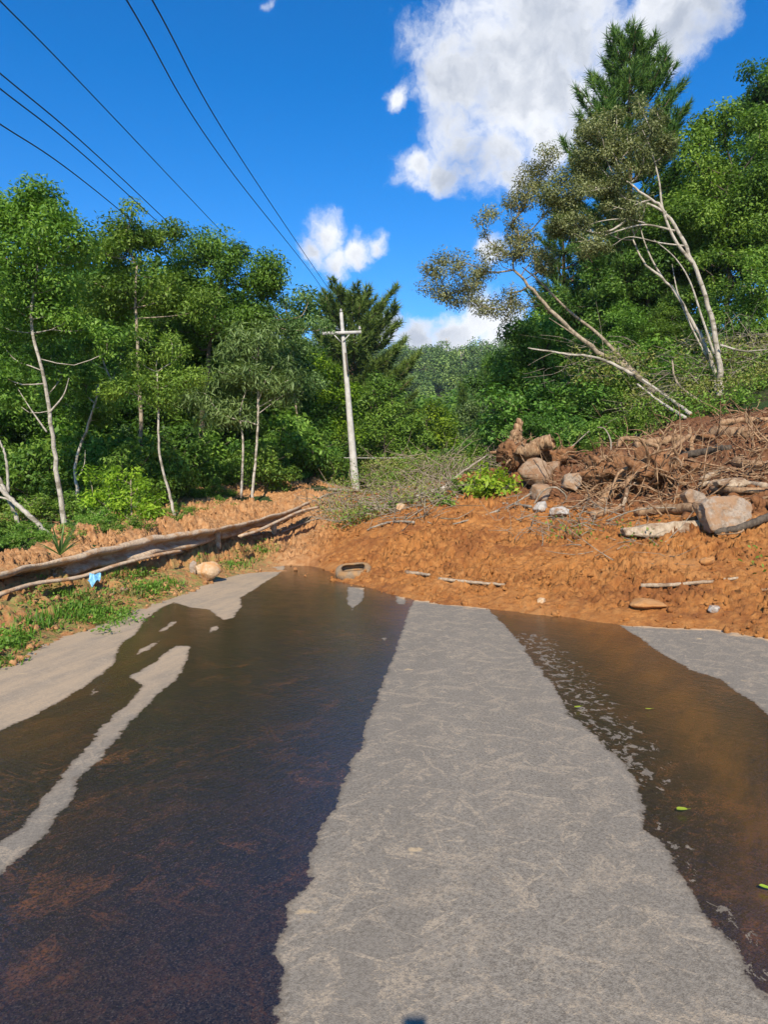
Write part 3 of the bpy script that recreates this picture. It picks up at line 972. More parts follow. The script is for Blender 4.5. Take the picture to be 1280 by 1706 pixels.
def pine(name, label, base_px, top_px, d, r0, spread_px, first=0.25, whorl=0.75, leaf='pine', group=None, droop=0.0, profile=None,
         tuft=0.34, tufts_per_m=3.0, needles=26, nw=0.022, side=(1.0, 1.0)):
    b = P(base_px[0], base_px[1], d); b[2] = H1(b[0], b[1]) - 0.2
    t = P(top_px[0], top_px[1], d); t[1] += 0.4
    hgt = t[2] - b[2]
    root = empty(name, b, label, 'pine tree', group)
    tp = smooth_path([b, b * .5 + t * .5 + rng.normal(size=3) * .12, t], 14)
    mt = MB(); tube(mt, tp, np.linspace(r0, 0.03, 14), 9, 0.06)
    spread = spread_px / F * d
    tips = []; ups = []
    z = first
    while z < 0.985:
        k = rng.integers(4, 7)
        a0 = rng.random() * 6.28
        f = (z - first) / (1 - first)
        prof = profile(f) if profile else (1 - f) ** 0.75 * min(1, 0.55 + f * 2.2)
        for j in range(k):
            a = a0 + j * 6.283 / k + rng.normal() * 0.2
            Lb = spread * prof * (0.7 + 0.5 * rng.random())
            Lb = max(Lb, 0.35) * (side[0] if math.cos(a) < 0 else side[1])
            s = b + (t - b) * z
            dirh = np.array([math.cos(a), math.sin(a), 0])
            el = 0.15 + 0.55 * f - droop * (1 - f)
            p1 = s + dirh * Lb * 0.5 + np.array([0, 0, Lb * 0.5 * el])
            p2 = s + dirh * Lb + np.array([0, 0, Lb * (el + 0.22)])
            bp = smooth_path([s, p1, p2], 8)
            tube(mt, bp, np.linspace(0.035 + 0.012 * Lb, 0.012, 8), 5, 0.05)
            m = int(Lb * tufts_per_m * 2.0) + 3
            for q in range(m):
                u = 0.30 + 0.70 * (q + rng.random()) / m
                ii = u * 7; i0 = min(6, int(ii)); c = bp[i0] * (1 - (ii - i0)) + bp[i0 + 1] * (ii - i0)
                sd = rng.choice((-1, 1)); lat = np.array([-dirh[1], dirh[0], 0]) * sd
                ll = Lb * 0.34 * (1.15 - u) * (0.4 + 0.8 * rng.random()) + 0.05
                e = c + lat * ll + dirh * ll * 0.6 + np.array([0, 0, ll * 0.45 + 0.08])
                if ll > 0.35: tube(mt, np.array([c, (c + e) / 2 + [0, 0, -.03], e]), [0.014, .011, 0.008], 4, 0, False)
                tips.append(e); ups.append(unit(e - c + np.array([0, 0, 0.6]) + dirh * 0.3))
                if ll > 0.5:
                    tips.append((c + e) / 2 + rng.normal(size=3) * .08); ups.append(ups[-1])
        z += whorl / hgt * (0.75 + 0.5 * rng.random()) * (1 - 0.35 * f)
    tips.append(t); ups.append(np.array([0, 0, 1.0]))
    mt.build('trunk', MBARK['pine'], root, b)
    tips = np.array(tips); ups = np.array(ups)
    k = len(tips)
    idx = np.repeat(np.arange(k), needles); n = len(idx)
    tl = tuft * (0.7 + 0.6 * rng.random(k))[idx]
    dr = unit(ups[idx] * 0.9 + rng.normal(size=(n, 3)) * 0.55)
    st = tips[idx] - ups[idx] * (rng.random(n) * tl * 0.9)[:, None]
    en = st + dr * (tl * (0.6 + 0.5 * rng.random(n)))[:, None]
    sd = unit(np.cross(dr, rng.normal(size=(n, 3)))) * nw
    V = np.stack([st - sd * .5, st + sd * .5, en], 1).reshape(-1, 3)
    tone = np.clip(0.45 + 0.30 * (rng.random(k) - .5)[idx] + 0.4 * (rng.random(n) - .5) + 0.12 * dr[:, 2], 0, 1)
    mc = MB(); mc.add(V, None, np.arange(n * 3).reshape(n, 3), np.repeat(tone, 3))
    mc.build('crown', ML[leaf], root, b, smooth=False)
    return root


# ---- left wood, nearest row
tree('broadleaf_tree', 'tall pale-trunked tree at the left edge, its crown the highest on the left', 'tree',
     [(112, 905), (100, 820), (88, 740), (75, 640), (52, 540), (62, 440), (70, 360)], 15.0, 0.088, 0.02,
     [(68, 345, 20, 0), (40, 362, 26, .2), (95, 366, 22, -.2), (5, 362, 26, .3), (30, 400, 42, .5), (100, 400, 36, -.3), (10, 420, 60, .6), (90, 430, 46, .5), (-20, 380, 50, .5), (50, 450, 60, .3), (-30, 460, 70, 0), (30, 540, 75, .2), (110, 500, 42, .4),
      (-20, 620, 70, .3), (150, 560, 35, .3), (60, 620, 46, 1.0)],
     'mid', 'pale', 0.12, 0.05, 2.2, 0.42, 0.5, tone=0.5, extra=[([(80, 690), (105, 660), (115, 630)], .035, .012), ([(78, 720), (50, 680), (25, 640)], .03, .01),])
tree('broadleaf_tree', 'slender tree with rounded light green crown above the middle of the left wood', 'tree',
     [(240, 860), (236, 760), (232, 650), (225, 540), (228, 440)], 21.0, 0.12, 0.04,
     [(215, 420, 62, 0), (165, 450, 55, .3), (262, 395, 34, .5), (240, 480, 70, .3), (175, 520, 60, .2), (290, 500, 50, 0), (215, 385, 36, 0)],
     'mid', 'tan', 0.15, 0.058, 2.4, 0.55, 0.5, tone=0.55)
tree('broadleaf_tree', 'lower feathery green tree between the tall edge tree and the yellow-green one', 'tree',
     [(128, 900), (130, 830), (126, 770), (150, 700), (165, 640)], 17.5, 0.07, 0.03,
     [(130, 560, 48, .6), (180, 590, 46, .4), (110, 640, 42, .8), (150, 680, 40, .6), (100, 590, 40, .8)],
     'mid', 'pale', 0.12, 0.042, 2.2, 0.42, 0.4, tone=0.6, extra=[([(128, 800), (140, 775), (142, 750)], .025, .01)])
tree('broadleaf_tree', 'small tree with yellowish green tufts on a thin leaning trunk in the left wood', 'tree',
     [(290, 860), (282, 820), (266, 760), (264, 690), (262, 620)], 16.5, 0.06, 0.025,
     [(258, 590, 46, 0), (215, 620, 34, 0), (300, 610, 32, .2), (270, 655, 40, 0), (225, 655, 30, -.2)],
     'mid', 'pale', 0.11, 0.04, 1.8, 0.32, 0.5, tone=0.72, tvar=0.3)
tree('broadleaf_tree', 'broad dark green tree with the high rounded top right of centre in the left wood', 'tree',
     [(330, 850), (335, 740), (345, 620), (360, 520), (372, 450)], 23.5, 0.16, 0.05,
     [(372, 440, 50, 0), (335, 480, 55, .3), (410, 470, 44, .2), (300, 450, 40, 0), (440, 500, 40, 0), (380, 520, 65, .2), (300, 540, 58, .2), (445, 455, 24, 0),
      (330, 420, 30, .5), (240, 560, 55, 1.5)],
     'mid', 'dark', 0.15, 0.055, 2.4, 0.55, 0.6, tone=0.42)
tree('broadleaf_tree', 'drooping long-leaved tree on twin thin pale trunks beside the earth mound', 'tree',
     [(420, 828), (428, 740), (430, 660), (425, 620)], 19.5, 0.065, 0.03,
     [(420, 600, 46, 0), (375, 625, 44, 0), (350, 665, 38, 0), (460, 615, 40, .2), (475, 650, 26, 0), (400, 570, 34, .2), (385, 690, 34, 0), (440, 575, 30, 0)],
     'cool', 'pale', 0.24, 0.042, 2.1, 0.45, 1.3, tone=0.6, tvar=.3, hang=0.5,
     extra=[([(402, 830), (405, 740), (400, 690), (410, 650)], .055, .025), ([(430, 690), (470, 660), (480, 655)], .02, .01), ([(428, 680), (440, 640), (455, 610)], .03, .012)])
tree('broadleaf_tree', 'wispy grey-green tree with see-through top just left of the big middle pine', 'tree',
     [(500, 830), (498, 740), (490, 640), (488, 540)], 27.0, 0.10, 0.03,
     [(488, 500, 28, 0), (455, 520, 24, 0), (510, 560, 40, 0), (470, 570, 34, 0), (500, 620, 44, 0)],
     'cool', 'tan', 0.17, 0.05, 1.5, 0.5, 0.7, tone=0.5)
tree('broadleaf_tree', 'bright yellow-green tree directly left of the concrete pole', 'tree',
     [(530, 830), (528, 760), (525, 680)], 31.0, 0.12, 0.04,
     [(520, 620, 36, 0), (555, 650, 36, 0), (495, 650, 34, 0), (530, 690, 46, 0), (485, 705, 36, 0), (560, 730, 36, 0), (520, 750, 40, 0)],
     'yellow', 'dark', 0.19, 0.085, 2.6, 0.6, 0.3, tone=0.42, tvar=.35)
tree('broadleaf_tree', 'layered green tree directly right of the concrete pole, in front of the wooded hill', 'tree',
     [(640, 830), (640, 760), (642, 700)], 36.0, 0.14, 0.05,
     [(640, 660, 36, 0), (610, 690, 34, 0), (672, 695, 30, 0), (640, 715, 46, 0), (600, 740, 34, 0), (680, 740, 30, 0)],
     'mid', 'dark', 0.20, 0.09, 2.6, 0.65, 0.3, tone=0.55, tvar=.3)
tree('broadleaf_tree', 'small yellowish tree at the foot of the wooded hill, right of the layered tree', 'tree',
     [(712, 790), (712, 740), (710, 700)], 48.0, 0.14, 0.05,
     [(710, 680, 26, 0), (690, 705, 26, 0), (730, 705, 24, 0), (710, 730, 32, 0), (742, 740, 22, 0)],
     'yellow', 'dark', 0.26, 0.13, 2.6, 0.7, 0.3, tone=0.30, tvar=.3)
tree('broadleaf_tree', 'pale-topped bushy tree low in the valley between the road and the right wood', 'tree',
     [(785, 790), (785, 750), (785, 720)], 52.0, 0.14, 0.05,
     [(785, 700, 24, 0), (765, 725, 26, 0), (810, 720, 26, 0), (745, 745, 22, 0), (790, 750, 30, 0)],
     'cool', 'dark', 0.26, 0.12, 2.6, 0.7, 0.3, tone=0.6, tvar=.3)
tree('sapling', 'bright lime-green sapling in front of the dark left wood, above the guardrail', 'sapling',
     [(220, 880), (219, 850), (218, 800)], 14.3, 0.03, 0.012,
     [(175, 800, 26, 0), (215, 805, 26, 0), (190, 835, 30, 0), (240, 825, 26, 0), (160, 835, 18, 0), (255, 850, 18, 0), (200, 860, 24, 0)],
     'yellow', 'tan', 0.11, 0.045, 1.7, 0.22, 0.5, tone=0.55, tvar=.4,
     extra=[([(185, 888), (184, 850), (180, 810)], .02, .01), ([(244, 885), (242, 850), (240, 830)], .018, .01)])

# ---- the middle pine and conifers
pine('pine_tree', 'large dark round-topped pine behind the concrete pole', (600, 800), (587, 500), 44, 0.28, 104, first=0.30, whorl=0.8,
     leaf='pinewarm', profile=lambda f: (1 - f ** 3.2) ** 0.5 * (0.8 + .2 * f), tuft=0.5, tufts_per_m=3.6, needles=30, nw=0.055, side=(0.95, 1.0))
pine('pine_tree', 'dark conifer between the wooded hill and the right wood', (815, 770), (815, 590), 56, 0.2, 62, first=0.05, whorl=0.8,
     leaf='pine', tuft=0.6, tufts_per_m=1.6, needles=22, nw=0.06, droop=.2)
pine('pine_tree', 'smaller conifer in front of the foot of the hill, left of the dark conifer', (775, 770), (772, 640), 60, 0.18, 34, first=0.05, whorl=0.9,
     leaf='pine', tuft=0.6, tufts_per_m=1.5, needles=20, nw=0.06, droop=.2)
pine('pine_tree', 'tallest pine, pointed top against the big cloud above the right wood', (1050, 640), (1055, 56), 30, 0.26, 165, first=0.16, whorl=0.8,
     leaf='pine', tuft=0.42, tufts_per_m=3.6, needles=36, nw=0.038, profile=lambda f: (1 - f) ** 0.55 * min(1, 0.6 + f), side=(.9, .85))
pine('pine_tree', 'lower dark pine left of and below the tallest pine', (955, 660), (940, 330), 32, 0.2, 95, first=0.10, whorl=0.75,
     leaf='pine', tuft=0.42, tufts_per_m=2.8, needles=32, nw=0.04, profile=lambda f: (1 - f) ** 0.6)

# ---- right wood
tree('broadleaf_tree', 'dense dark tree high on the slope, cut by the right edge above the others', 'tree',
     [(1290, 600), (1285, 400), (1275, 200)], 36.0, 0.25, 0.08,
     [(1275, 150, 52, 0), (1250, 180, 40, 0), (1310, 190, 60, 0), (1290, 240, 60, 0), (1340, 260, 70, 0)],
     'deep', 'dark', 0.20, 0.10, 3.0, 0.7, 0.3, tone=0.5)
tree('broadleaf_tree', 'big full green tree filling the right edge under the dark topmost crown', 'tree',
     [(1215, 600), (1215, 450), (1210, 320)], 27.0, 0.2, 0.06,
     [(1200, 260, 55, 1), (1150, 290, 55, .5), (1245, 290, 60, 0), (1175, 350, 65, 0), (1250, 370, 70, -.5), (1140, 370, 50, .5), (1290, 330, 60, 0),
      (1180, 440, 60, 0), (1250, 450, 60, -.5), (1160, 230, 30, 1), (1310, 430, 60, 0), (1215, 225, 34, 1)],
     'mid', 'dark', 0.16, 0.08, 2.4, 0.6, 0.4, tone=0.55, tvar=.35)
tree('broadleaf_tree', 'lower leafy green tree at the right edge standing above the brushy slope', 'tree',
     [(1255, 600), (1255, 540), (1250, 480)], 24.0, 0.12, 0.05,
     [(1240, 500, 45, 0), (1275, 470, 50, 0), (1230, 550, 32, 0), (1290, 530, 45, 0), (1205, 510, 30, 1)],
     'mid', 'tan', 0.14, 0.07, 2.2, 0.5, 0.4, tone=0.5, tvar=.35)
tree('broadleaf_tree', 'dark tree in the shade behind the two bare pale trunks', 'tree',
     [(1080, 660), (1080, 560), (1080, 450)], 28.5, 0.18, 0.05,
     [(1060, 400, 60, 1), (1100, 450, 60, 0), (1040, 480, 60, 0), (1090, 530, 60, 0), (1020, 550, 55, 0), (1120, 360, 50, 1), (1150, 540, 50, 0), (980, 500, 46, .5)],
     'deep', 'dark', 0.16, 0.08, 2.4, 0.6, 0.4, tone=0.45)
tree('broadleaf_tree', 'leafy mid-green tree under the olive leaning one, left end of the right wood', 'tree',
     [(905, 720), (905, 650), (905, 600)], 25.0, 0.12, 0.04,
     [(890, 560, 40, 0), (860, 600, 38, 0), (930, 590, 45, 0), (890, 640, 50, 0), (960, 640, 50, 0), (850, 650, 34, 0), (925, 540, 30, .5)],
     'mid', 'dark', 0.14, 0.065, 2.4, 0.5, 0.4, tone=0.45, tvar=.35)

# leaning trees in front of the right wood
tree('leaning_tree', 'olive-brown leaning tree with sparse crown reaching left over the valley', 'tree',
     [(1150, 695, -1), (1090, 650, -.5), (1040, 610), (985, 578), (930, 530), (885, 480), (856, 450)], 21.0, 0.15, 0.045,
     [(850, 330, 34, 0), (830, 380, 38, 0), (880, 290, 32, .3), (905, 340, 34, .2), (780, 450, 40, 0), (740, 470, 30, 0), (825, 430, 36, 0), (870, 410, 36, 0), (910, 270, 24, .3),
      (770, 495, 24, 0), (810, 505, 24, .3), (730, 450, 18, 0), (905, 430, 28, .4), (850, 500, 28, .5)],
     'brown', 'tan', 0.10, 0.036, 1.4, 0.34, 0.7, tone=0.45, tvar=.3,
     extra=[([(1060, 625, 0), (1000, 560, .3), (950, 520, .3), (900, 470, .2), (870, 445, .2)], .09, .03), ([(1000, 590), (960, 560), (915, 530)], .06, .02)])
tree('leaning_tree', 'bare-stemmed pale tree with bleached forked trunk arching up in front of the right wood', 'tree',
     [(1200, 618), (1192, 560), (1178, 500), (1155, 440), (1130, 385), (1100, 345), (1075, 325), (1040, 300)], 20.0, 0.125, 0.035,
     [(1030, 210, 42, 0), (1075, 200, 34, .2), (985, 235, 40, .1), (1010, 290, 46, 0), (960, 290, 34, .2), (1060, 260, 40, 0), (1095, 245, 26, .3), (980, 340, 36, .1),
      (930, 330, 28, .3), (1040, 340, 34, .2), (950, 385, 34, 0), (985, 400, 28, 0)],
     'olive', 'pale', 0.10, 0.038, 2.2, 0.32, 0.6, tone=0.45, tvar=.3,
     extra=[([(1155, 440), (1125, 400), (1105, 350), (1098, 300), (1085, 250), (1070, 215)], .07, .02),
            ([(1110, 355), (1080, 340), (1040, 330), (1010, 290), (980, 260)], .055, .015),
            ([(1125, 385), (1075, 375), (1030, 385), (985, 400), (940, 405)], .045, .012),
            ([(1075, 372), (1040, 365), (990, 372), (950, 395)], .03, .01),
            ([(1140, 410), (1100, 405), (1050, 395), (1020, 410)], .035, .012),
            ([(1190, 590), (1170, 530), (1150, 470), (1125, 430), (1090, 400)], .055, .02)])
tree('leaning_tree', 'second pale trunk left of the bleached forked one, curving up to a lost crown', 'tree',
     [(1192, 620), (1170, 565), (1140, 510), (1105, 465), (1075, 440), (1055, 400)], 20.6, 0.105, 0.03,
     [(1035, 330, 30, .3), (1060, 360, 26, 0), (1010, 370, 26, .3)],
     'olive', 'pale', 0.10, 0.034, 0.9, 0.3, 0.6, tone=0.4,
     extra=[([(1105, 465), (1085, 430), (1070, 390), (1065, 350)], .045, .02), ([(1180, 600), (1150, 540), (1130, 490), (1120, 440)], .05, .02)])

# bare leaning stems bottom left
def stem_tree(label, pts_px, d, r0, r1, extra=(), name='bare_tree'):
    pts = np.array([P(a, b, d) for a, b in pts_px])
    base = pts[0].copy()
    mb = MB(); n = 6 * len(pts)
    p = smooth_path(pts, n); p[1:-1] += rng.normal(size=(n - 2, 3)) * r0 * 0.15
    tube(mb, p, np.linspace(r0, r1, n), 8, 0.07)
    for e in extra:
        ep = np.array([P(a, b, d) for a, b in e[0]])
        tube(mb, smooth_path(ep, 10), np.linspace(e[1], e[2], 10), 6, 0.07)
    o = mb.build(name, MBARK['pale'], None, base)
    return tag(o, label, 'tree')


stem_tree('pale bare trunk leaning left down at the left edge behind the guardrail', [(108, 925), (70, 880), (30, 842), (0, 815), (-40, 770)], 12.4, .05, .03,
          [([(50, 860), (20, 835), (-10, 826)], .03, .015)])
stem_tree('short pale trunk standing upright beside the leaning one at the left edge', [(42, 915), (30, 870), (12, 825), (-5, 790)], 12.8, .045, .03)
stem_tree('thin crooked bare stem highest at the left edge of the wood', [(14, 820), (12, 780), (6, 750), (-6, 725)], 13.6, .03, .015)

# ---- rear rows and undergrowth as copies of a few kinds
def shrub_proto(name, label, cat, leaf, R, L, W, cover, cr, tone, tall=1.0, droop=0.4, trunkh=0.5, bark='dark', tvar=.3):
    loc = (60.0 + R, -60.0, 0.0)
    root = empty(name, loc, label, cat)
    b = np.array(loc)
    blobs = []
    for k in range(6):
        a = k * 1.05 + rng.random(); rr = R * 0.5
        blobs.append((b + np.array([math.cos(a) * rr, math.sin(a) * rr, trunkh + R * tall * (0.5 + 0.5 * rng.random())]), R * (0.45 + 0.2 * rng.random()), tall))
    blobs.append((b + np.array([0, 0, trunkh + R * tall * 1.35]), R * 0.5, tall))
    mt = MB()
    tp = smooth_path([b, b + [0.05 * R, 0, trunkh * .6], b + [0, 0, trunkh + R * tall * .8]], 10)
    tr = np.linspace(0.03 + 0.03 * R, 0.02, 10)
    tube(mt, tp, tr, 7, 0.08)
    cen = clump_centres(blobs, cr)
    crown_tubes(mt, tp[2:], tr[2:], cen, 0.007)
    mt.build('trunk', MBARK[bark], root, b)
    tot = cover * sum(math.pi * r * r for _, r, _ in blobs) / (0.55 * L * W)
    mc = MB(); fill_clumps(mc, cen, cr, blobs, max(8, tot / len(cen)), L, W, droop, tone, tvar)
    mc.build('crown', ML[leaf], root, b)
    return root


def proto_height(root):
    return max(v[2] for ch in root.children for v in ch.bound_box)


def place(pr, px, top, d, label, group, wide=1.0):
    """stand a copy (the prototype itself the first time) on the ground at depth d, as tall as the picture shows"""
    proto, used, hgt = pr
    p = P(px, top, d); z = H1(p[0], p[1]) - 0.15
    sc = max(0.25, (p[2] - z) / hgt)
    loc = (p[0], p[1], z); rz = rng.random() * 6.28
    w = wide * (0.9 + .2 * rng.random()); S3 = (sc * w, sc * w, sc)
    if not used[0]:
        used[0] = True
        o = proto; o.location = loc; o.scale = S3; o.rotation_euler = (0, 0, rz)
        o['label'] = label; o['group'] = group
    else:
        o = dup(proto, loc, rz, S3, label, group)
    return o


def near_what(px, table):
    return min(table, key=lambda t: abs(t[0] - px))[1]


LEFT_MARKS = [(-40, 'beyond the left edge'), (20, 'at the left edge'), (90, 'behind the tall pale trunk'), (150, 'behind the feathery tree'), (205, 'behind the lime-green sapling'),
              (270, 'behind the thin leaning trunk'), (340, 'below the high rounded dark crown'), (410, 'behind the twin pale trunks'), (480, 'left of the bright yellow-green tree'),
              (540, 'just left of the concrete pole')]
RIGHT_MARKS = [(880, 'at its left end'), (950, 'under the olive leaning tree'), (1020, 'under the tallest pine'), (1090, 'behind the second pale trunk'),
               (1170, 'behind the bleached forked trunk'), (1240, 'just inside the right edge'), (1310, 'at the right edge'), (1420, 'outside the right edge')]
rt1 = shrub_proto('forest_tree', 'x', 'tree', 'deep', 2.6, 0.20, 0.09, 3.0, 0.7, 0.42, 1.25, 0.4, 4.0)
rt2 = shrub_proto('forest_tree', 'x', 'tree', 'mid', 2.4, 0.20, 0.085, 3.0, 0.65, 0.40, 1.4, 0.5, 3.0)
vt1 = shrub_proto('forest_tree', 'x', 'tree', 'mid', 3.0, 0.34, 0.20, 3.0, 0.8, 0.5, 1.3, 0.4, 2.0)
bpy.context.view_layer.update()
R1 = (rt1, [False], proto_height(rt1)); R2 = (rt2, [False], proto_height(rt2)); R3 = (vt1, [False], proto_height(vt1))
for (px, top, d) in [(-60, 440, 26), (10, 455, 25), (70, 430, 27), (130, 445, 26), (190, 420, 28), (250, 440, 27), (310, 450, 29), (370, 450, 29), (425, 470, 31),
                     (462, 545, 33), (-40, 420, 33), (50, 440, 34), (150, 420, 35), (230, 430, 36), (310, 440, 36), (390, 480, 37), (-130, 440, 24), (-150, 430, 32), (0, 560, 21.5), (170, 560, 23),
                     (100, 580, 22), (300, 590, 24.5), (380, 610, 25.5), (450, 640, 27), (500, 640, 30)]:
    pr = R1 if rng.random() < .5 else R2
    size = 'tall' if top < 500 else 'shorter'
    place(pr, px, top, d, '%s dark tree at the back of the left wood, %s' % (size, near_what(px, LEFT_MARKS)), 'rear trees in the left wood', 1.15)
for (px, top, d) in [(1000, 420, 34), (1080, 330, 35), (1160, 250, 34), (1240, 240, 33), (1320, 230, 31), (1130, 400, 31), (1200, 380, 31), (1290, 380, 28), (1390, 330, 27),
                     (950, 470, 36), (895, 520, 38), (1480, 350, 26), (1040, 500, 27), (1110, 500, 26.5), (1180, 490, 26), (1240, 480, 25.5), (980, 540, 27.5), (920, 580, 28)]:
    pr = R1 if rng.random() < .5 else R2
    size = 'tall' if top < 430 else 'shorter'
    place(pr, px, top, d, '%s dark tree at the back of the right wood, %s' % (size, near_what(px, RIGHT_MARKS)), 'rear trees in the right wood', 1.1)
VAL = [(570, 'behind the concrete pole'), (630, 'behind the layered green tree'), (690, 'right of the layered green tree'), (735, 'below the middle of the far hill'),
       (790, 'in front of the smaller conifer'), (850, 'beside the dark conifer')]
for (px, top, d) in [(560, 640, 52), (600, 660, 54), (650, 665, 56), (690, 672, 60), (740, 690, 66), (700, 664, 82), (762, 668, 85), (820, 655, 76), (862, 640, 60), (880, 600, 66), (795, 665, 98), (715, 655, 105),
                     (640, 640, 72), (745, 652, 118), (830, 640, 100), (500, 600, 46), (540, 650, 46), (460, 600, 44), (862, 700, 46), (668, 715, 52), (722, 722, 56), (755, 728, 50), (790, 735, 46),
                     (820, 715, 48), (840, 690, 44), (700, 745, 42), (660, 750, 42), (745, 750, 42), (620, 745, 42), (580, 720, 44), (540, 730, 42), (800, 752, 38)]:
    pr = R3 if d > 40 and rng.random() < .6 else R2
    place(pr, px, top, d, '%s tree on the valley floor, %s' % ('nearer green' if d < 58 else 'far small green', near_what(px, VAL)), 'trees on the valley floor', 1.2 if top < 700 else 1.6)

s1 = shrub_proto('shrub', 'x', 'shrub', 'mid', 0.95, 0.12, 0.06, 2.3, 0.28, 0.5, .95, 0.4, 0.05)
s2 = shrub_proto('shrub', 'x', 'shrub', 'deep', 1.1, 0.12, 0.06, 2.4, 0.32, 0.55, 1.0, 0.4, 0.1)
s3 = shrub_proto('shrub', 'x', 'shrub', 'mid', 0.7, 0.085, 0.04, 1.9, 0.2, 0.65, .8, 0.4, 0.0, 'tan')
bpy.context.view_layer.update()
S1 = (s1, [False], proto_height(s1)); S2 = (s2, [False], proto_height(s2)); S3_ = (s3, [False], proto_height(s3))
for k in range(42):
    px = -90 + 630 * (k + rng.random()) / 42; d = 18 + 6.0 * rng.random() + max(0, (px - 200)) * 0.012
    top = 700 + 110 * rng.random() - (d - 18) * 6
    pr = (S1, S1, S2)[rng.integers(0, 3)]
    place(pr, px, top, d, '%s %s shrub in the left understorey, %s' % ('nearer' if d < 21 else 'farther', 'tall dark' if top < 740 else 'low dark', near_what(px, LEFT_MARKS)), 'understorey shrubs of the left wood', 1.0)
for (px, top, d) in [(20, 862, 12.9), (66, 872, 13.4), (150, 850, 14.2), (205, 858, 15.4), (330, 838, 18.5), (365, 828, 19.5), (385, 822, 20.5), (-30, 850, 12.9), (255, 835, 16.6), (300, 835, 17.6),
                     (-60, 868, 10.8), (0, 876, 11.2), (45, 868, 11.8), (95, 872, 12.0), (135, 862, 12.6), (180, 862, 13.0), (225, 856, 13.6), (262, 852, 14.4), (300, 846, 15.4), (20, 850, 12.6), (160, 842, 13.6),
                     (60, 820, 16.5), (130, 815, 17), (190, 800, 17.5), (320, 800, 20)]:
    place(S3_, px, top, d, 'low leafy bush on the bank behind the guardrail, %s' % near_what(px, LEFT_MARKS), 'low bushes behind the guardrail', 1.3)
for (px, top, d, kd) in [(870, 640, 23, 2), (930, 630, 22, 2), (990, 640, 21.5, 2), (1050, 620, 21.5, 1), (895, 690, 20.5, 2), (950, 690, 19.8, 2), (1005, 690, 19.4, 1),
                         (1060, 680, 19.2, 3), (1110, 650, 20, 3), (845, 690, 25, 2), (1150, 590, 22, 3), (1205, 640, 20.5, 3), (1250, 625, 20.5, 3), (1015, 560, 25, 1),
                         (1080, 560, 25, 1), (1150, 550, 25.5, 2), (1225, 560, 24.5, 1), (1290, 560, 22, 1), (1350, 560, 21, 1), (955, 580, 25, 2), (900, 600, 26, 2),
                         (1145, 680, 18.6, 3), (1190, 672, 18.4, 3), (1240, 655, 18.3, 3), (865, 730, 21.5, 2), (825, 720, 26, 1), (1270, 640, 19, 3), (930, 725, 19.6, 1), (985, 730, 18.9, 1),
                         (1400, 520, 20, 2), (1480, 480, 19.5, 1), (1600, 430, 18.5, 2), (1440, 590, 17, 3), (1540, 560, 16, 3), (1350, 640, 18, 3), (1700, 400, 17, 1)]:
    pr = {1: S1, 2: S2, 3: S3_}[kd]
    place(pr, px, top, d, '%s bush on the slope above the right debris, %s' % ({1: 'green leafy', 2: 'dark green', 3: 'low small-leaved'}[kd], near_what(px, RIGHT_MARKS)),
          'bushes on the slope of the right wood', 1.15)
MM = [(630, 'right beside the foot of the pole'), (690, 'above the long fallen log'), (750, 'behind the dull torn bough'), (820, 'behind the fresh green boughs')]
for (px, top, d, kd) in [(650, 778, 26, 3), (690, 765, 26, 3), (730, 752, 27, 3), (765, 745, 26, 3), (805, 735, 26, 3), (700, 745, 31, 1), (770, 735, 31, 1), (825, 725, 29, 3)]:
    pr = {1: S1, 2: S2, 3: S3_}[kd]
    place(pr, px, top, d, 'low bush just beyond the brush of the slide, %s' % near_what(px, MM), 'bushes beyond the middle of the landslide', 1.5)

# ------------------------------------------------------------------ wooded hill in the distance
def hill_forest():
    n = 3200
    x = rng.uniform(-100, 140, n); y = rng.uniform(125, 345, n)
    y = np.where(rng.random(n) < .3, rng.uniform(285, 345, n), y)
    z = H(x, y)
    R = rng.uniform(1.7, 3.7, n) * (0.8 + y / 900); tl = rng.random(n) * .75 + .12
    tall = (rng.random(n) < .12); 
    m = 230
    idx = np.repeat(np.arange(n), m); N_ = len(idx)
    d = rand_dir(N_); d[:, 2] = np.abs(d[:, 2]) * 1.0 - 0.15 * rng.random(N_)
    d = unit(d)
    rr = R[idx] * (0.55 + 0.5 * rng.random(N_))
    pos = np.stack([x[idx], y[idx], z[idx] + R[idx] * 1.0 + np.where(tall, 4.0, 0)[idx]], 1) + d * rr[:, None] * np.array([1, 1, 1.15])
    tone = np.clip(tl[idx] + (rng.random(N_) - .5) * .35, 0, 1)
    mb = MB(); leaves(mb, pos, d, 0.78, 0.5, 0.2, tone, up=0.5)
    mb.build('hill_forest', ML['hill'], None, (0, 0, 0))['kind'] = 'stuff'
    # a few pale bare stems that show on the hillside are single trees
    for i, (px, py, dd, h) in enumerate([(768, 600, 250, 13), (800, 585, 280, 11), (812, 590, 275, 12), (744, 578, 300, 8)]):
        p = P(px, py, dd); b = np.array([p[0], p[1], H1(p[0], p[1])])
        top = P(px, py - 14, dd)
        mbt = MB(); tube(mbt, smooth_path([b, (b + top) / 2 + [.3, 0, 0], top], 8), np.linspace(.45, .2, 8), 6)
        tube(mbt, smooth_path([top - [0, 0, 3], top + [1.2, 0, 0.5]], 3), [.15, .1, .06], 5)
        o = mbt.build('bare_tree', MBARK['pale'], None, b)
        tag(o, 'pale bare tree stem standing out of the forest on the far hill', 'tree', 'bare stems on the far hill')


hill_forest()

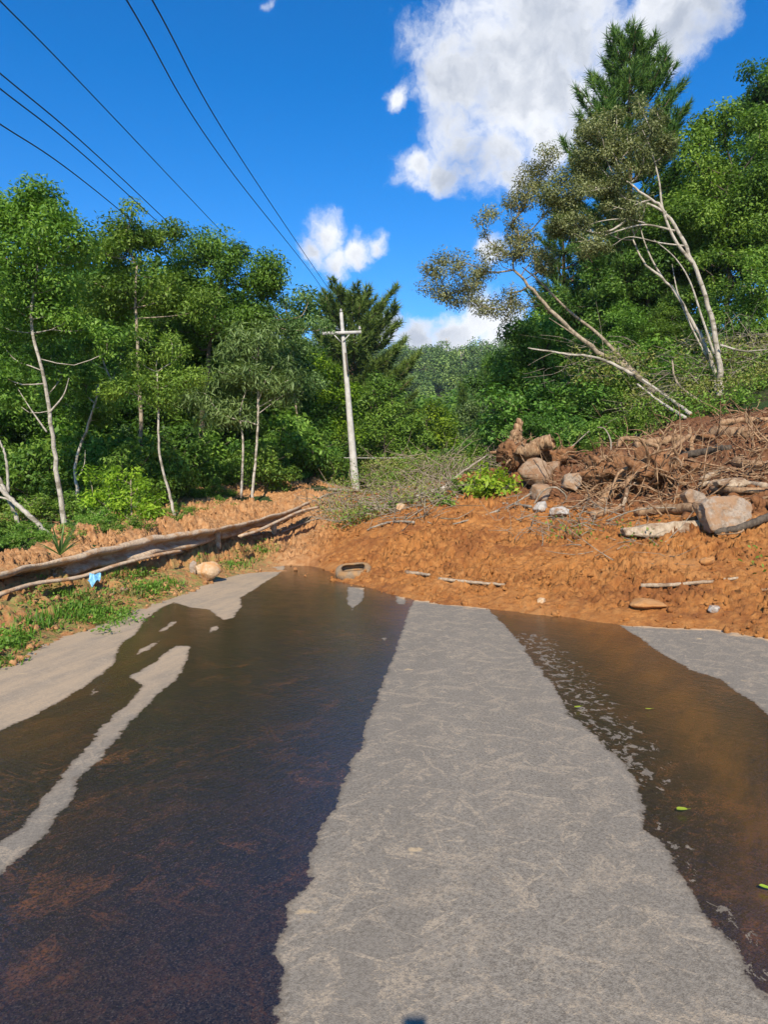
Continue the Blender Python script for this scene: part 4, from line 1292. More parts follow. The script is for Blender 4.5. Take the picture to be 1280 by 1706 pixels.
# ------------------------------------------------------------------ power pole and lines
def box(mb, c, sx, sy, sz, rot=0.0, ax=None, tone=.5):
    c = np.asarray(c, float)
    v = np.array([[x, y, z] for x in (-.5, .5) for y in (-.5, .5) for z in (-.5, .5)]) * [sx, sy, sz]
    if ax is not None: v = v @ np.asarray(ax)
    elif rot:
        cr, sr = math.cos(rot), math.sin(rot)
        v = v @ np.array([[cr, sr, 0], [-sr, cr, 0], [0, 0, 1]])
    mb.add(v + c, [[0, 1, 3, 2], [4, 6, 7, 5], [0, 4, 5, 1], [2, 3, 7, 6], [0, 2, 6, 4], [1, 5, 7, 3]], None, tone)


def rib_cyl(mb, c, prof, axis=(0, 0, 1), sides=12):
    """lathe: prof list of (height, radius)"""
    axis = unit(np.array(axis, float)[None])[0]
    pts = np.array([np.asarray(c, float) + axis * h for h, r in prof])
    tube(mb, pts, np.array([r for h, r in prof]), sides)


PD = 30.0
pb = P(595, 822, PD); pt = P(568.5, 521, PD); pb[2] = H1(pb[0], pb[1]) - 0.3
ax = unit((pt - pb)[None])[0]
pole = empty('power_pole', pb, 'leaning grey concrete power pole standing behind the mud mound', 'power pole')
mb = MB()
n = 24; hh = np.linspace(0, 1, n)
pp = pb + (pt - pb) * hh[:, None]
tube(mb, pp, 0.185 - 0.115 * hh, 12, 0.01)
mb.build('shaft', M_CONC, pole, pb)
ca = P(570, 556, PD); wid = 0.80
right = unit(np.array([[1.0, 0.05, 0.045]]))[0]
fw = np.cross(ax, right); A3 = np.stack([right, fw, np.cross(right, fw) * -1])
cac = ca + fw * -0.0 + np.array([0, -0.13, 0])
mb = MB(); box(mb, cac, wid * 2.02, 0.10, 0.12, ax=np.stack([right, np.cross(ax, right), np.cross(right, np.cross(ax, right))]))
mb.build('crossarm', M_CONC, pole, pb, smooth=False)
for s in (-1, 1):
    mb = MB(); tube(mb, np.array([cac + right * s * 0.34 + [0, -.01, -.05], cac + [0, 0.02, -0.36] + right * s * 0.05]), 0.022, 6)
    mb.build('brace', M_CONC, pole, pb)
ins = []
for s in (-0.95, 0.95):
    q = cac + right * wid * s + ax * 0.06
    mb = MB(); rib_cyl(mb, q, [(0, .02), (.05, .02), (.055, .055), (.09, .06), (.10, .035), (.13, .05), (.16, .05), (.17, .03), (.20, .02)], ax)
    mb.build('insulator', M_CERAM, pole, pb); ins.append(q + ax * 0.2)
mb = MB(); rib_cyl(mb, pt + ax * -0.02, [(0, .03), (.05, .03), (.055, .05), (.09, .055), (.10, .035), (.13, .045), (.16, .04), (.18, .02)], ax)
mb.build('insulator', M_CERAM, pole, pb); ins.append(pt + ax * 0.16)
mb = MB()
bq = P(577, 590, PD) + [0, -.17, 0]
tube(mb, np.array([bq + [-.02, 0, .02], bq + [0.03, 0, -.5], P(580, 625, PD) + [0, -.17, 0]]), 0.03, 6)
mb.build('earth_strap', MBARK['dark'], pole, pb)


def wire(label, pts, r, sag=0.0, mat_=None, cat='power line', name='power_line'):
    pts = [np.asarray(p, float) for p in pts]
    a, b = pts[0], pts[-1]
    if len(pts) == 2:
        t = np.linspace(0, 1, 40)[:, None]
        w = a * (1 - t) + b * t; w[:, 2] -= sag * 4 * (t * (1 - t))[:, 0]
    else: w = smooth_path(pts, 40)
    mb = MB(); tube(mb, w, r, 5)
    o = mb.build(name, mat_ or M_WIRE, None, tuple(a))
    return tag(o, label, cat)


# overhead lines: each runs from in front of the viewer's head back to where it drops behind the trees
wire('power line running down to the top of the pole, right one of the pair', [P(250, -6, 7.0), P(400, 262, 12.5), P(553, 490, 27.5), ins[2]], 0.0085)
wire('power line running down to the pole crossarm, left one of the pair', [P(207, -6, 7.0), P(372, 268, 12.5), P(540, 488, 26), ins[0]], 0.0085)
wire('uppermost power line on the left, crossing above the wood', [P(-8, -6, 9.5), P(150, 155, 13), P(375, 392, 26), P(470, 490, 42)], 0.0105)
wire('upper one of the close pair of power lines on the left', [P(-8, 116, 10.5), P(160, 258, 14), P(322, 410, 26), P(420, 500, 40)], 0.0115)
wire('lower one of the close pair of power lines on the left', [P(-8, 142, 10.5), P(150, 268, 14), P(305, 408, 26), P(400, 490, 40)], 0.0115)
wire('lowest power line on the left, dropping behind the tree tops', [P(-8, 202, 10.5), P(130, 295, 14), P(265, 405, 26), P(380, 500, 40)], 0.0115)
wire('slack cable hanging low across the brush right of the pole', [P(470, 762, 29), P(600, 763, 30), P(740, 764, 30), P(850, 775, 27)], 0.014, 0, M_CONC, 'cable', 'cable')

# ------------------------------------------------------------------ bent guardrail
GRPX = [(-130, 1003, 7.6), (0, 953, 8.5), (60, 940, 9.1), (130, 922, 9.8), (200, 906, 10.7), (250, 893, 11.5), (300, 887, 12.2), (350, 880, 13.1), (400, 872, 14.2),
        (440, 861, 15.4), (480, 850, 16.8), (515, 836, 18.2)]
gp = smooth_path([P(*q) for q in GRPX], 120)
s_ = np.linspace(0, 1, 120)
gp[:, 2] += 0.008 * np.sin(s_ * 46) + 0.008 * np.sin(s_ * 83 + 1) ; gp[:, 0] += 0.015 * np.sin(s_ * 31)
groot = empty('guardrail', gp[60] - [0, 0, .6], 'long muddy guardrail, bent and half buried, along the left roadside', 'guardrail')
T = unit(np.gradient(gp, axis=0)); nrm = unit(np.cross(T, np.array([0, 0, 1.0])))  # towards the road
prof = [(0.0, 0.00), (0.028, -0.012), (0.052, -0.04), (0.060, -0.075), (0.030, -0.105), (-0.02, -0.13), (-0.055, -0.155), (-0.058, -0.185), (-0.02, -0.21), (0.035, -0.235),
        (0.058, -0.27), (0.050, -0.30), (0.02, -0.325), (0.0, -0.335)]
V = []
for i in range(120):
    lean = 0.25 + 0.22 * math.sin(s_[i] * 9 + .6) + 0.08 * math.sin(s_[i] * 40)
    crush = 1.0 + 0.12 * math.sin(s_[i] * 25)
    for (u, v) in prof:
        uu = u * crush * 1.35 + v * lean * 2.6
        V.append(gp[i] + nrm[i] * uu + np.array([0, 0, v * 1.0 * (1 - .1 * lean)]))
    for (u, v) in reversed(prof):
        uu = (u * crush * 1.35) + v * lean * 2.6 - 0.012
        V.append(gp[i] + nrm[i] * uu + np.array([0, 0, v * (1 - .1 * lean)]))
k = len(prof) * 2
i = np.arange(119)[:, None] * k; j = np.arange(k)[None, :]; j2 = (j + 1) % k
mb = MB(); mb.add(np.array(V), np.stack([i + j, i + j2, i + k + j2, i + k + j], -1).reshape(-1, 4))
mb.build('beam', M_RAIL, groot, gp[60] - [0, 0, .6])
# second, lower torn strip of beam
lo = smooth_path([P(*q) for q in [(-130, 1040, 7.5), (0, 990, 8.4), (60, 972, 9.0), (130, 962, 9.6), (200, 940, 10.4), (260, 925, 11.3), (300, 918, 12.0)]], 50)
mb = MB(); tube(mb, lo, 0.045, 7, 0.12, flat=.6)
mb.build('lower_strip', M_RAIL, groot, gp[60] - [0, 0, .6])
lo = smooth_path([P(*q) for q in [(400, 893, 13.8), (430, 884, 14.6), (460, 870, 15.8), (500, 852, 17.2), (530, 845, 18)]], 30)
mb = MB(); tube(mb, lo, 0.05, 7, 0.12, flat=.6)
mb.build('lower_strip', M_RAIL, groot, gp[60] - [0, 0, .6])
for q in (10, 34, 58, 82, 106):
    c = gp[q] - nrm[q] * 0.24
    mb = MB(); box(mb, c + [0, 0, -.47], .12, .16, .75, rot=.15)
    mb.build('post', M_RAIL, groot, gp[60] - [0, 0, .6], smooth=False)


# ------------------------------------------------------------------ rocks
def rock(label, px, py, rx_, ry_, material, d=None, hull=0.25, seed=0, rot=0.0, depth=None, blocky=0.0, name='boulder', cat='boulder', lift=0.25, tilt=(0, 0, 0)):
    """rx_, ry_: half size in pixels as seen"""
    c = on_mud(px, py + ry_ * 0.8)
    if d is not None and d < c[1]: c = P(px, py + ry_ * .8, d)
    d_ = c[1]
    a = rx_ / F * d_; b = ry_ / F * d_; dp = (depth or 0.9) * a
    bm_v = []
    nu, nv = 40, 24
    th = np.linspace(0, math.pi, nv)[:, None]; ph = (np.arange(nu) * 2 * math.pi / nu)[None, :]
    D = np.stack([np.sin(th) * np.cos(ph), np.sin(th) * np.sin(ph), np.cos(th) + 0 * ph], -1)
    r_ = np.random.default_rng(100 + seed)
    rad = np.ones(D.shape[:2])
    # cut by random planes for facets
    for q in range(16 + int(blocky * 8)):
        nv_ = unit(r_.normal(size=(1, 3)))[0]; h = 0.60 + 0.28 * r_.random()
        dot = D @ nv_
        rad = np.where(dot > 0.05, np.minimum(rad, h / np.maximum(dot, 0.05)), rad)
    if blocky:
        m = np.max(np.abs(D), axis=-1)
        rad = rad * (1 - blocky) + blocky * np.minimum(1 / m * 0.86, 1.25)
    ns = fbm(D[..., 0] * 2.5 + seed, D[..., 1] * 2.5 + D[..., 2] * 1.7, 4)
    rad = rad * (1 + hull * ns * 0.5)
    V = D * rad[..., None] * np.array([a, dp, b])
    R = Matrix.Rotation(tilt[2] + rot, 3, 'Z') @ Matrix.Rotation(tilt[0], 3, 'X') @ Matrix.Rotation(tilt[1], 3, 'Y')
    V = V.reshape(-1, 3) @ np.array(R).T
    cc = np.array([c[0], c[1] + dp * 0.35, c[2] + b * (1 - lift)])
    i = np.arange(nv - 1)[:, None] * nu; j = np.arange(nu)[None, :]; j2 = (j + 1) % nu
    Q = np.stack([i + j, i + nu + j, i + nu + j2, i + j2], -1).reshape(-1, 4)
    mb = MB(); mb.add(V + cc, Q)
    o = mb.build(name, material, None, cc, smooth=False)
    return tag(o, label, cat)


rock('rounded orange-tan boulder at the left road edge by the grass', 345, 953, 23, 18, M_ROCKO, d=12.2, seed=1, lift=.05)
rock('big brown mud-caked boulder under the cut stump', 893, 790, 30, 27, M_ROCKB, seed=2, lift=.2, d=15.9)
rock('pale rounded boulder in front of the big brown one', 905, 820, 21, 19, M_ROCKP, seed=4, d=15.0, lift=.2)
rock('small grey-white rock lowest left in the boulder cluster', 902, 845, 14, 12, M_ROCKW, seed=5, d=14.5, lift=.2)
rock('flat whitish rock lying right of the small grey-white one', 935, 853, 22, 12, M_ROCKW, seed=6, d=14.3, lift=.2)
rock('brown rock behind the pale boulder, beside the roots', 920, 780, 20, 16, M_ROCKB, seed=7, d=16.6)
rock('small brown boulder half hidden at the left of the root tangle', 985, 800, 14, 12, M_ROCKB, seed=17, d=15.2)


def slab(label, poly, d, thick, material, name, cat, back=0.35, noise=0.03, seed=0, side=0.0):
    """a broken block: its outline faces the road, the rest recedes behind; d is the depth it stands at"""
    pts = np.array([P(a, b, d) for a, b in poly])
    w0 = on_mud(*poly[0])
    lo_i = int(np.argmin(pts[:, 2])); w = on_mud(poly[lo_i][0], poly[lo_i][1] - 2)
    dd = min(d, w[1] - 0.22)
    pts = np.array([P(a, b, dd) for a, b in poly])
    c = pts.mean(0)
    pts[:, 1] += (pts[:, 2] - pts[:, 2].min()) * back + (pts[:, 0] - c[0]) * side
    bm = bmesh.new()
    vs = [bm.verts.new(p) for p in pts]
    f = bm.faces.new(vs)
    ret = bmesh.ops.extrude_face_region(bm, geom=[f])
    ev = [g for g in ret['geom'] if isinstance(g, bmesh.types.BMVert)]
    bmesh.ops.translate(bm, verts=ev, vec=(0.05 * thick, thick, -0.12 * thick))
    bmesh.ops.bevel(bm, geom=list(bm.edges), offset=0.02, segments=1, affect='EDGES')
    bmesh.ops.triangulate(bm, faces=list(bm.faces))
    for _ in range(4):
        le = [e for e in bm.edges if e.calc_length() > 0.05]
        if not le: break
        bmesh.ops.subdivide_edges(bm, edges=le, cuts=1)
        bmesh.ops.triangulate(bm, faces=[q for q in bm.faces if len(q.verts) > 3])
    bm.normal_update()
    co = np.array([v.co[:] for v in bm.verts]); nr = np.array([v.normal[:] for v in bm.verts])
    k = fbm(co[:, 0] * 3.1 + co[:, 1] * 2 + seed, co[:, 2] * 3.1 + co[:, 1] * 1.3, 5, .6)
    co = co + nr * (k * noise * 2.2)[:, None]
    for v, q in zip(bm.verts, co): v.co = q - c
    bmesh.ops.recalc_face_normals(bm, faces=list(bm.faces))
    me = bpy.data.meshes.new(name); bm.to_mesh(me); bm.free()
    me.materials.append(material)
    o = bpy.data.objects.new(name, me); COL.objects.link(o); o.location = c
    return tag(o, label, cat)


slab('large flat-faced tan rock slab propped among the logs on the right', [(1176, 838), (1200, 830), (1250, 826), (1270, 838), (1262, 862), (1246, 878), (1188, 888)], 11.6, .32, M_ROCKP, 'rock_slab', 'rock slab', .45, .035, 1, .15)
slab('squarish tan stone block left of the large rock slab', [(1143, 822), (1152, 815), (1180, 820), (1186, 834), (1172, 842), (1146, 838)], 12.4, .3, M_ROCKP, 'rock_slab', 'rock slab', .3, .03, 2, .3)
slab('flat pale stone wedged between the root tangle and the boulders', [(945, 792), (966, 786), (970, 806), (962, 818), (942, 812)], 15.0, .3, M_ROCKP, 'rock_slab', 'rock slab', .3, .03, 3, -.3)
slab('long pale squared log lying flat in front of the root tangle', [(1040, 880), (1100, 874), (1150, 869), (1183, 866), (1186, 893), (1140, 893), (1090, 894), (1046, 893)], 11.2, .22, MBARK['log'], 'log', 'log', .25, .022, 4)
slab('broken flat plank end sticking out under the plank-like log', [(1196, 800), (1240, 796), (1256, 806), (1230, 812), (1200, 810)], 13.0, .25, MBARK['log'], 'plank', 'plank', .3, .02, 5)
rock('white fist-sized stone near the right end of the mud toe', 1192, 1014, 11, 8, M_ROCKW, seed=10, name='stone', cat='stone', lift=.3)
rock('small tan stone at the foot of the mud, left of the brown stream', 903, 1001, 9, 6, M_ROCKO, seed=11, name='stone', cat='stone', lift=.3)
rock('smooth wide orange rock bulging from the mud face', 1082, 1005, 34, 10, rock_mat('rock_clay', (.42, .2, .07), (.5, .26, .1), .5, (.42, .19, .06)), seed=12, lift=.5, hull=.1)
rock('flat grey stone behind the grass left of the boulder', 322, 945, 7, 14, M_ROCKP, seed=13, d=12.4, name='stone', cat='stone')
rock('small dark stone at the edge of the left verge', 205, 982, 9, 6, M_ROCKB, seed=14, name='stone', cat='stone')
rock('pinkish stone lying above the long fallen log', 668, 845, 10, 7, M_ROCKO, seed=15, name='stone', cat='stone')
rock('round mud-coated stone below the wide orange rock', 1180, 935, 12, 9, rock_mat('rock_clay2', (.40, .19, .07), (.52, .28, .12), .5, (.42, .19, .06)), seed=16, name='stone', cat='stone')

# ------------------------------------------------------------------ tyre
def tyre():
    c = on_mud(590, 968); c = PG(589, 968); R = 0.305; r = 0.205; h = 0.16
    loc = c + np.array([0, 0.24, 0.0])
    prof = [(r, .03), (r - .012, .0), (r + .03, -.0), (R - .06, -.0), (R - .015, .02), (R, .05), (R + .003, h / 2), (R, h - .05), (R - .015, h - .02), (R - .06, h), (r + .03, h),
            (r - .012, h - .0), (r, h - .03), (r + .045, h - .03), (r + .1, h - .05), (R - .03, h / 2), (r + .1, .05), (r + .045, .03)]
    nu = 64; V = []
    for q in range(nu):
        a = q * 2 * math.pi / nu
        for (rr, z) in prof:
            g = 0.004 if (rr > R - .02 and q % 2) else 0
            V.append([(rr - g) * math.cos(a), (rr - g) * math.sin(a), z + 0.012 * math.sin(3 * a)])
    V = np.array(V)
    Rm = np.array(Matrix.Rotation(math.radians(13), 3, 'X') @ Matrix.Rotation(math.radians(-5), 3, 'Y'))
    V = V @ Rm.T; V[:, 2] -= V[:, 2].min() - (-0.012)
    k = len(prof)
    i = np.arange(nu)[:, None] * k; i2 = ((np.arange(nu) + 1) % nu)[:, None] * k; j = np.arange(k)[None, :]; j2 = (j + 1) % k
    mb = MB(); mb.add(V + loc, np.stack([i + j, i2 + j, i2 + j2, i + j2], -1).reshape(-1, 4))
    o = mb.build('tyre', M_TYRE, None, loc)
    tag(o, 'old tan mud-coated tyre lying at the foot of the landslide', 'tyre')


tyre()

# ------------------------------------------------------------------ logs, roots and sticks
def log(label, pts, r0, r1, bark='log', d=None, name='log', cat='log', sides=10, endcap=True, branches=(), rough=.08, lift=0.6):
    """pts: pixels (optionally with depth) where the piece lies"""
    W_ = []
    for q in pts:
        if len(q) == 3 and q[2] > 0:
            w = P(*q)
            if w[2] < MZ(w[0], w[1]): w = on_mud(q[0], q[1]) + np.array([0, -r0 * .3, r0 * lift])
        else: w = on_mud(q[0], q[1]) + np.array([0, 0, r0 * lift])
        W_.append(w)
    W_ = np.array(W_); base = W_[0].copy()
    n = max(8, 6 * len(W_))
    p = smooth_path(W_, n); p[1:-1] += rng.normal(size=(n - 2, 3)) * r0 * 0.10
    mb = MB(); tube(mb, p, np.linspace(r0, r1, n), sides, rough)
    for (t, dv, ln, rr) in branches:
        s = p[int(t * (n - 1))]; e = s + np.array(dv) * ln
        tube(mb, smooth_path([s, (s + e) / 2 + rng.normal(size=3) * ln * .08, e], 6), np.linspace(rr, rr * .4, 6), 6, .06)
    if endcap and r0 > 0.05:
        root = empty(name, base, label, cat)
        mb.build('bark', MBARK[bark], root, base)
        for (a, b, rr) in ((p[0], p[1], r0),):
            dr = unit((a - b)[None])[0]
            m2 = MB(); tube(m2, np.array([a - dr * .01, a + dr * 0.012]), [rr * .97, rr * .93], sides + 2)
            m2.build('cut_end', M_WOODEND, root, base)
        return root
    o = mb.build(name, MBARK[bark], None, base)
    return tag(o, label, cat)


log('long straight grey fallen log lying across the top of the mud mound', [(742, 820), (700, 832), (655, 845), (600, 858)], .10, .05, 'pale', branches=[(.7, (-.6, -.3, .5), .5, .02), (.85, (-.8, .2, .2), .6, .02)])
log('forked bare branch lying on the mud below the fallen log', [(690, 873), (655, 872), (625, 880), (612, 886)], .028, .014, 'twig', name='fallen_branch', cat='branch', lift=1.2, branches=[(.5, (-.4, -.5, .1), .3, .014)])
log('thin bare branch slanting on the mud right of centre', [(832, 853), (800, 864), (755, 876)], .026, .012, 'twig', name='fallen_branch', cat='branch', lift=1.2)
log('short pale broken stick on the mud right of the tyre', [(676, 955), (700, 958), (716, 960)], .030, .02, 'log', name='stick', cat='stick', lift=.7)
log('long jointed pale stick half sunk in the mud right of the tyre', [(732, 966), (770, 970), (800, 973), (842, 976)], .026, .018, 'log', name='stick', cat='stick', lift=.6)
log('long thin branch lying on the mud at the right, curving up at its tip', [(1068, 979), (1120, 978), (1180, 973), (1235, 966)], .028, .018, 'log', name='fallen_branch', cat='branch', lift=1.0,
    branches=[(.92, (.7, .2, -.35), .22, .012)])
log('short dark stick at the right edge of the mud', [(1252, 988), (1290, 981)], .022, .014, 'root', name='stick', cat='stick')
log('half buried brown log behind the pale squared log', [(1165, 852, 12.4), (1110, 853, 12.6), (1060, 858, 12.9)], .09, .08, 'root')
log('dark cut log with round end facing right, high on the debris', [(1250, 722, 14.6), (1225, 724, 14.9), (1190, 722, 15.5)], .16, .15, 'root')
log('short brown stump log with cut face, topmost of the left boulders', [(918, 735, 16.2), (900, 742, 16.4), (870, 757, 16.6)], .17, .19, 'root')
log('flat pale plank-like log right of the root tangle', [(1165, 808, 12.8), (1210, 806, 12.8), (1275, 812, 12.6)], .05, .05, 'log', endcap=False)
log('brown log resting under the plank-like log', [(1185, 818, 12.7), (1230, 820, 12.6), (1300, 822, 12.4)], .055, .05, 'root', endcap=False)
log('thin dark log under the large rock slab', [(1190, 890, 11.2), (1235, 882, 11.2), (1285, 862, 11.3)], .05, .06, 'dark', endcap=False)
log('long thick root running diagonally over the tangle', [(1150, 725, 14.8), (1110, 755, 14.2), (1070, 780, 13.8), (1035, 812, 13.4)], .045, .055, 'root', name='root', cat='root', endcap=False)
log('curved bare root arching over the top of the tangle', [(1030, 745, 15.2), (1037, 732, 15.2), (1060, 732, 15.0), (1100, 745, 14.8)], .06, .045, 'root', name='root', cat='root', endcap=False)
log('forked upright root standing at the top of the tangle', [(1153, 765, 14.6), (1152, 735, 14.8), (1150, 712, 14.9)], .05, .035, 'root', name='root', cat='root', endcap=False,
    branches=[(.5, (.5, 0, .8), .45, .03), (.8, (-.6, 0, .5), .3, .02)])
log('knobbly red-brown trunk stub standing upright at the left of the debris', [(853, 765, 17.2), (858, 735, 17.2), (862, 718, 17.2), (866, 700, 17.2)], .20, .075, 'root', name='stump', cat='stump', endcap=False, rough=.15,
    branches=[(.15, (-.9, -.2, .0), .6, .08), (.15, (.8, -.3, -.2), .5, .08), (.3, (.3, .5, .6), .35, .05)])
log('thin pale arched stick bent over the white rocks', [(890, 840, 14.2), (905, 818, 14.1), (925, 812, 14.1), (942, 824, 14.1), (944, 836, 14.1)], .018, .014, 'twig', name='stick', cat='stick', endcap=False)
log('thin stick slanting left of the white rocks', [(885, 822, 14.2), (862, 836, 14.2), (843, 847, 14.1)], .018, .012, 'twig', name='stick', cat='stick', endcap=False)
log('mossy green stick lying left of the white rocks', [(885, 846), (862, 842), (836, 840)], .03, .02, 'twig', name='stick', cat='stick', endcap=False)
log('thin dead branch arching before the squared log', [(1010, 868, 12.2), (1060, 850, 12.0), (1120, 846, 11.9), (1160, 856, 11.8)], .014, .008, 'twig', name='fallen_branch', cat='branch', endcap=False)
log('slender bare pole leaning up left of the tangle', [(924, 762, 16.8), (955, 742, 16.9), (982, 718, 17.2)], .016, .012, 'twig', name='stick', cat='stick', endcap=False)
log('bent dead branch poking up behind the tangle', [(1017, 765, 16), (1018, 735, 16.2), (1008, 715, 16.3), (996, 712, 16.3)], .02, .012, 'twig', name='stick', cat='stick', endcap=False)
log('dry pale sapling stem fallen across the brush beside the pole', [(545, 815, 22), (590, 817, 21.5), (640, 822, 20.5)], .045, .03, 'twig', name='fallen_branch', cat='branch', endcap=False)
log('forked grey branch standing out of the brush before the green heap', [(735, 822, 17.2), (760, 795, 17.4), (812, 758, 18)], .045, .02, 'twig', name='fallen_branch', cat='branch', endcap=False)
for (lab, pts, r) in [('pale fallen pole on the guardrail end', [(445, 880), (480, 865), (520, 850)], .03), ('dark branch lying over the earth mound', [(520, 838), (545, 826), (570, 822)], .03),
                      ('crooked branch below the guardrail end', [(470, 888), (510, 872), (555, 858)], .028), ('short broken stick in front of the earth mound', [(420, 893), (450, 888), (478, 880)], .03),
                      ('pale piece of wood at the bank behind the boulder', [(285, 928), (305, 922), (322, 915)], .05)]:
    log(lab, pts, r, r * .6, 'twig', name='fallen_branch', cat='branch', lift=1.0, endcap=False)
# fallen bleached trunks on the slope of the right wood
log('pale fallen trunk slanting down the slope, upper of two', [(1150, 692, 19), (1110, 660, 19.4), (1070, 632, 19.8)], .055, .03, 'pale', name='fallen_tree', cat='tree', endcap=False)
log('pale fallen trunk slanting down the slope, lower of two', [(1142, 698, 18.8), (1098, 668, 19.1), (1062, 640, 19.4)], .045, .025, 'pale', name='fallen_tree', cat='tree', endcap=False)
log('bleached horizontal trunk lying over the bushes on the slope', [(1055, 625, 20), (1000, 598, 20.3), (945, 590, 20.6), (880, 580, 21)], .05, .02, 'pale', name='fallen_tree', cat='tree', endcap=False)
log('thin fallen trunk crossing the brush at the right edge', [(1180, 680, 19), (1130, 640, 19.5), (1120, 600, 20)], .04, .02, 'tan', name='fallen_tree', cat='tree', endcap=False)
log('long pale bough sticking right from the foot of the forked trunk', [(1200, 575, 19.8), (1240, 585, 19.5), (1285, 582, 19.2)], .03, .018, 'pale', name='fallen_branch', cat='branch', endcap=False)


def root_ball(label, cx, cy, d, rx_px, ry_px, n, dirbias, seed):
    r_ = np.random.default_rng(seed)
    c = P(cx, cy, d)
    root = empty('root_ball', c, label, 'root ball')
    rx_ = rx_px / F * d; ry_ = ry_px / F * d
    core = MB()
    nu, nv = 48, 28
    th = np.linspace(0, math.pi, nv)[:, None]; ph = (np.arange(nu) * 2 * math.pi / nu)[None, :]
    D = np.stack([np.sin(th) * np.cos(ph), np.sin(th) * np.sin(ph), np.cos(th) + 0 * ph], -1)
    rad = 0.72 + 0.75 * fbm(D[..., 0] * 3 + seed, D[..., 1] * 3 + D[..., 2] * 2, 6, 0.62)
    V = (D * rad[..., None] * [rx_, rx_ * .8, ry_]).reshape(-1, 3) + c
    i = np.arange(nv - 1)[:, None] * nu; j = np.arange(nu)[None, :]; j2 = (j + 1) % nu
    core.add(V, np.stack([i + j, i + nu + j, i + nu + j2, i + j2], -1).reshape(-1, 4))
    core.build('soil', M_MUDDARK, root, c)
    rb = MB()
    for q in range(n):
        st = c + unit(r_.normal(size=(1, 3)))[0] * [rx_, rx_ * .7, ry_] * 0.55 * r_.random() ** .5
        dv = unit((np.array(dirbias) + r_.normal(size=3) * 0.85)[None])[0]
        ln = (0.5 + 1.1 * r_.random()) * rx_ * 0.9
        pts = [st]
        for k in range(6):
            dv = unit((dv + r_.normal(size=3) * 0.38 + np.array([0, 0, -.06]))[None])[0]
            pts.append(pts[-1] + dv * ln / 6)
        rr = (0.006 + 0.050 * r_.random() ** 4.5)
        tube(rb, smooth_path(pts, 14), np.linspace(rr, rr * .25, 14), 5, .12, tone=r_.random())
    rb.build('roots', MBARK['root'], root, c)
    return root


M_MUDDARK = plain_mat('dark_soil', (0.13, 0.058, 0.024), (0.26, 0.13, 0.06), 0.9, 14, .2, .8)
for (lab, pts, r0_, bk) in [
        ('thick broken log leaning out of the middle of the root tangle', [(1000, 842, 13.6), (1020, 815, 13.9), (1048, 792, 14.4)], .085, 'root'),
        ('split brown log low in the root tangle, left of the long pale squared log', [(985, 862, 13.2), (1012, 856, 13.1), (1040, 852, 13.1)], .075, 'root'),
        ('thick pale root curving down the middle of the tangle', [(1062, 770, 14.2), (1048, 800, 13.7), (1040, 835, 13.3), (1030, 850, 13.1)], .05, 'log'),
        ('stout bent root at the upper left of the tangle', [(985, 775, 15.0), (1010, 762, 14.9), (1040, 770, 14.7), (1060, 790, 14.2)], .065, 'root'),
        ('knotty log lying along the top of the tangle', [(1060, 742, 15.0), (1100, 735, 15.2), (1135, 728, 15.4)], .09, 'root'),
        ('broken log at the right edge above the large slab', [(1225, 775, 13.6), (1255, 780, 13.5), (1300, 778, 13.4)], .09, 'root'),
        ('short splintered log between the block and the slab', [(1170, 800, 12.9), (1190, 790, 13.1), (1215, 786, 13.4)], .06, 'log'),
        ('dark sunken log just below the cut log', [(1140, 760, 14.6), (1180, 755, 14.6), (1215, 750, 14.7)], .08, 'dark'),
        ('reddish log half buried on the upper slope at the right edge', [(1200, 705, 15.6), (1240, 700, 15.6), (1290, 700, 15.5)], .07, 'root')]:
    log(lab, pts, r0_, r0_ * .8, bk, branches=[(.5, (.3, -.5, .4), .35, .02)], rough=.16)
root_ball('widest tangle of torn roots in the middle of the right debris', 1095, 800, 13.9, 85, 52, 230, (-.35, -.6, -.1), 1)
root_ball('root tangle with pale straight roots, left part of the right debris', 1025, 795, 14.6, 62, 42, 150, (-.5, -.5, .1), 2)
root_ball('dark root mass high on the right edge of the debris', 1240, 740, 15.4, 75, 34, 110, (-.2, -.8, -.1), 3)
root_ball('root mass lying just outside the right edge', 1400, 760, 12.6, 70, 34, 90, (-.2, -.8, -.1), 8)
root_ball('root mass behind the plank-like log at the right edge', 1235, 790, 13.8, 60, 26, 80, (.2, -.8, -.1), 4)
root_ball('clump of hairy roots around the upright red-brown stub', 862, 760, 17.0, 38, 30, 120, (0, -.5, .1), 5)
root_ball('small root clump behind the boulders under the cut stump', 935, 765, 16.9, 40, 22, 80, (.1, -.5, .2), 6)

# ------------------------------------------------------------------ brush, twigs, grass: uncountable stuff
def brush(name, spots, mat_twig, n_per, ln, r, zlo=0.0, zhi=0.5, flat=.5):
    mb = MB()
    for (px, py, wpx, hpx, d) in spots:
        k = int(n_per * wpx * max(hpx, 12) / 1000)
        for q in range(k):
            ax_, ay_ = px + (rng.random() - .5) * wpx, py + (rng.random() - .5) * hpx
            dd = (d if d else on_mud(ax_, ay_)[1]) + rng.normal() * .3
            s = P(ax_, ay_, dd)
            s[2] = max(H1(s[0], s[1]) + zlo + (zhi * rng.random()), s[2] if d else -9)
            dv = unit(rng.normal(size=(1, 3)) * [1, .7, flat])[0]
            L_ = ln * (.4 + rng.random())
            m = s + dv * L_ * .5 + rng.normal(size=3) * L_ * .10
            e = s + dv * L_ + rng.normal(size=3) * L_ * .16
            rr = r * (.5 + rng.random())
            tube(mb, smooth_path([s, m, e], 5), np.linspace(rr, rr * .4, 5), 4, 0, False)
    o = mb.build(name, mat_twig, None, (0, 0, 0)); o['kind'] = 'stuff'
    return o


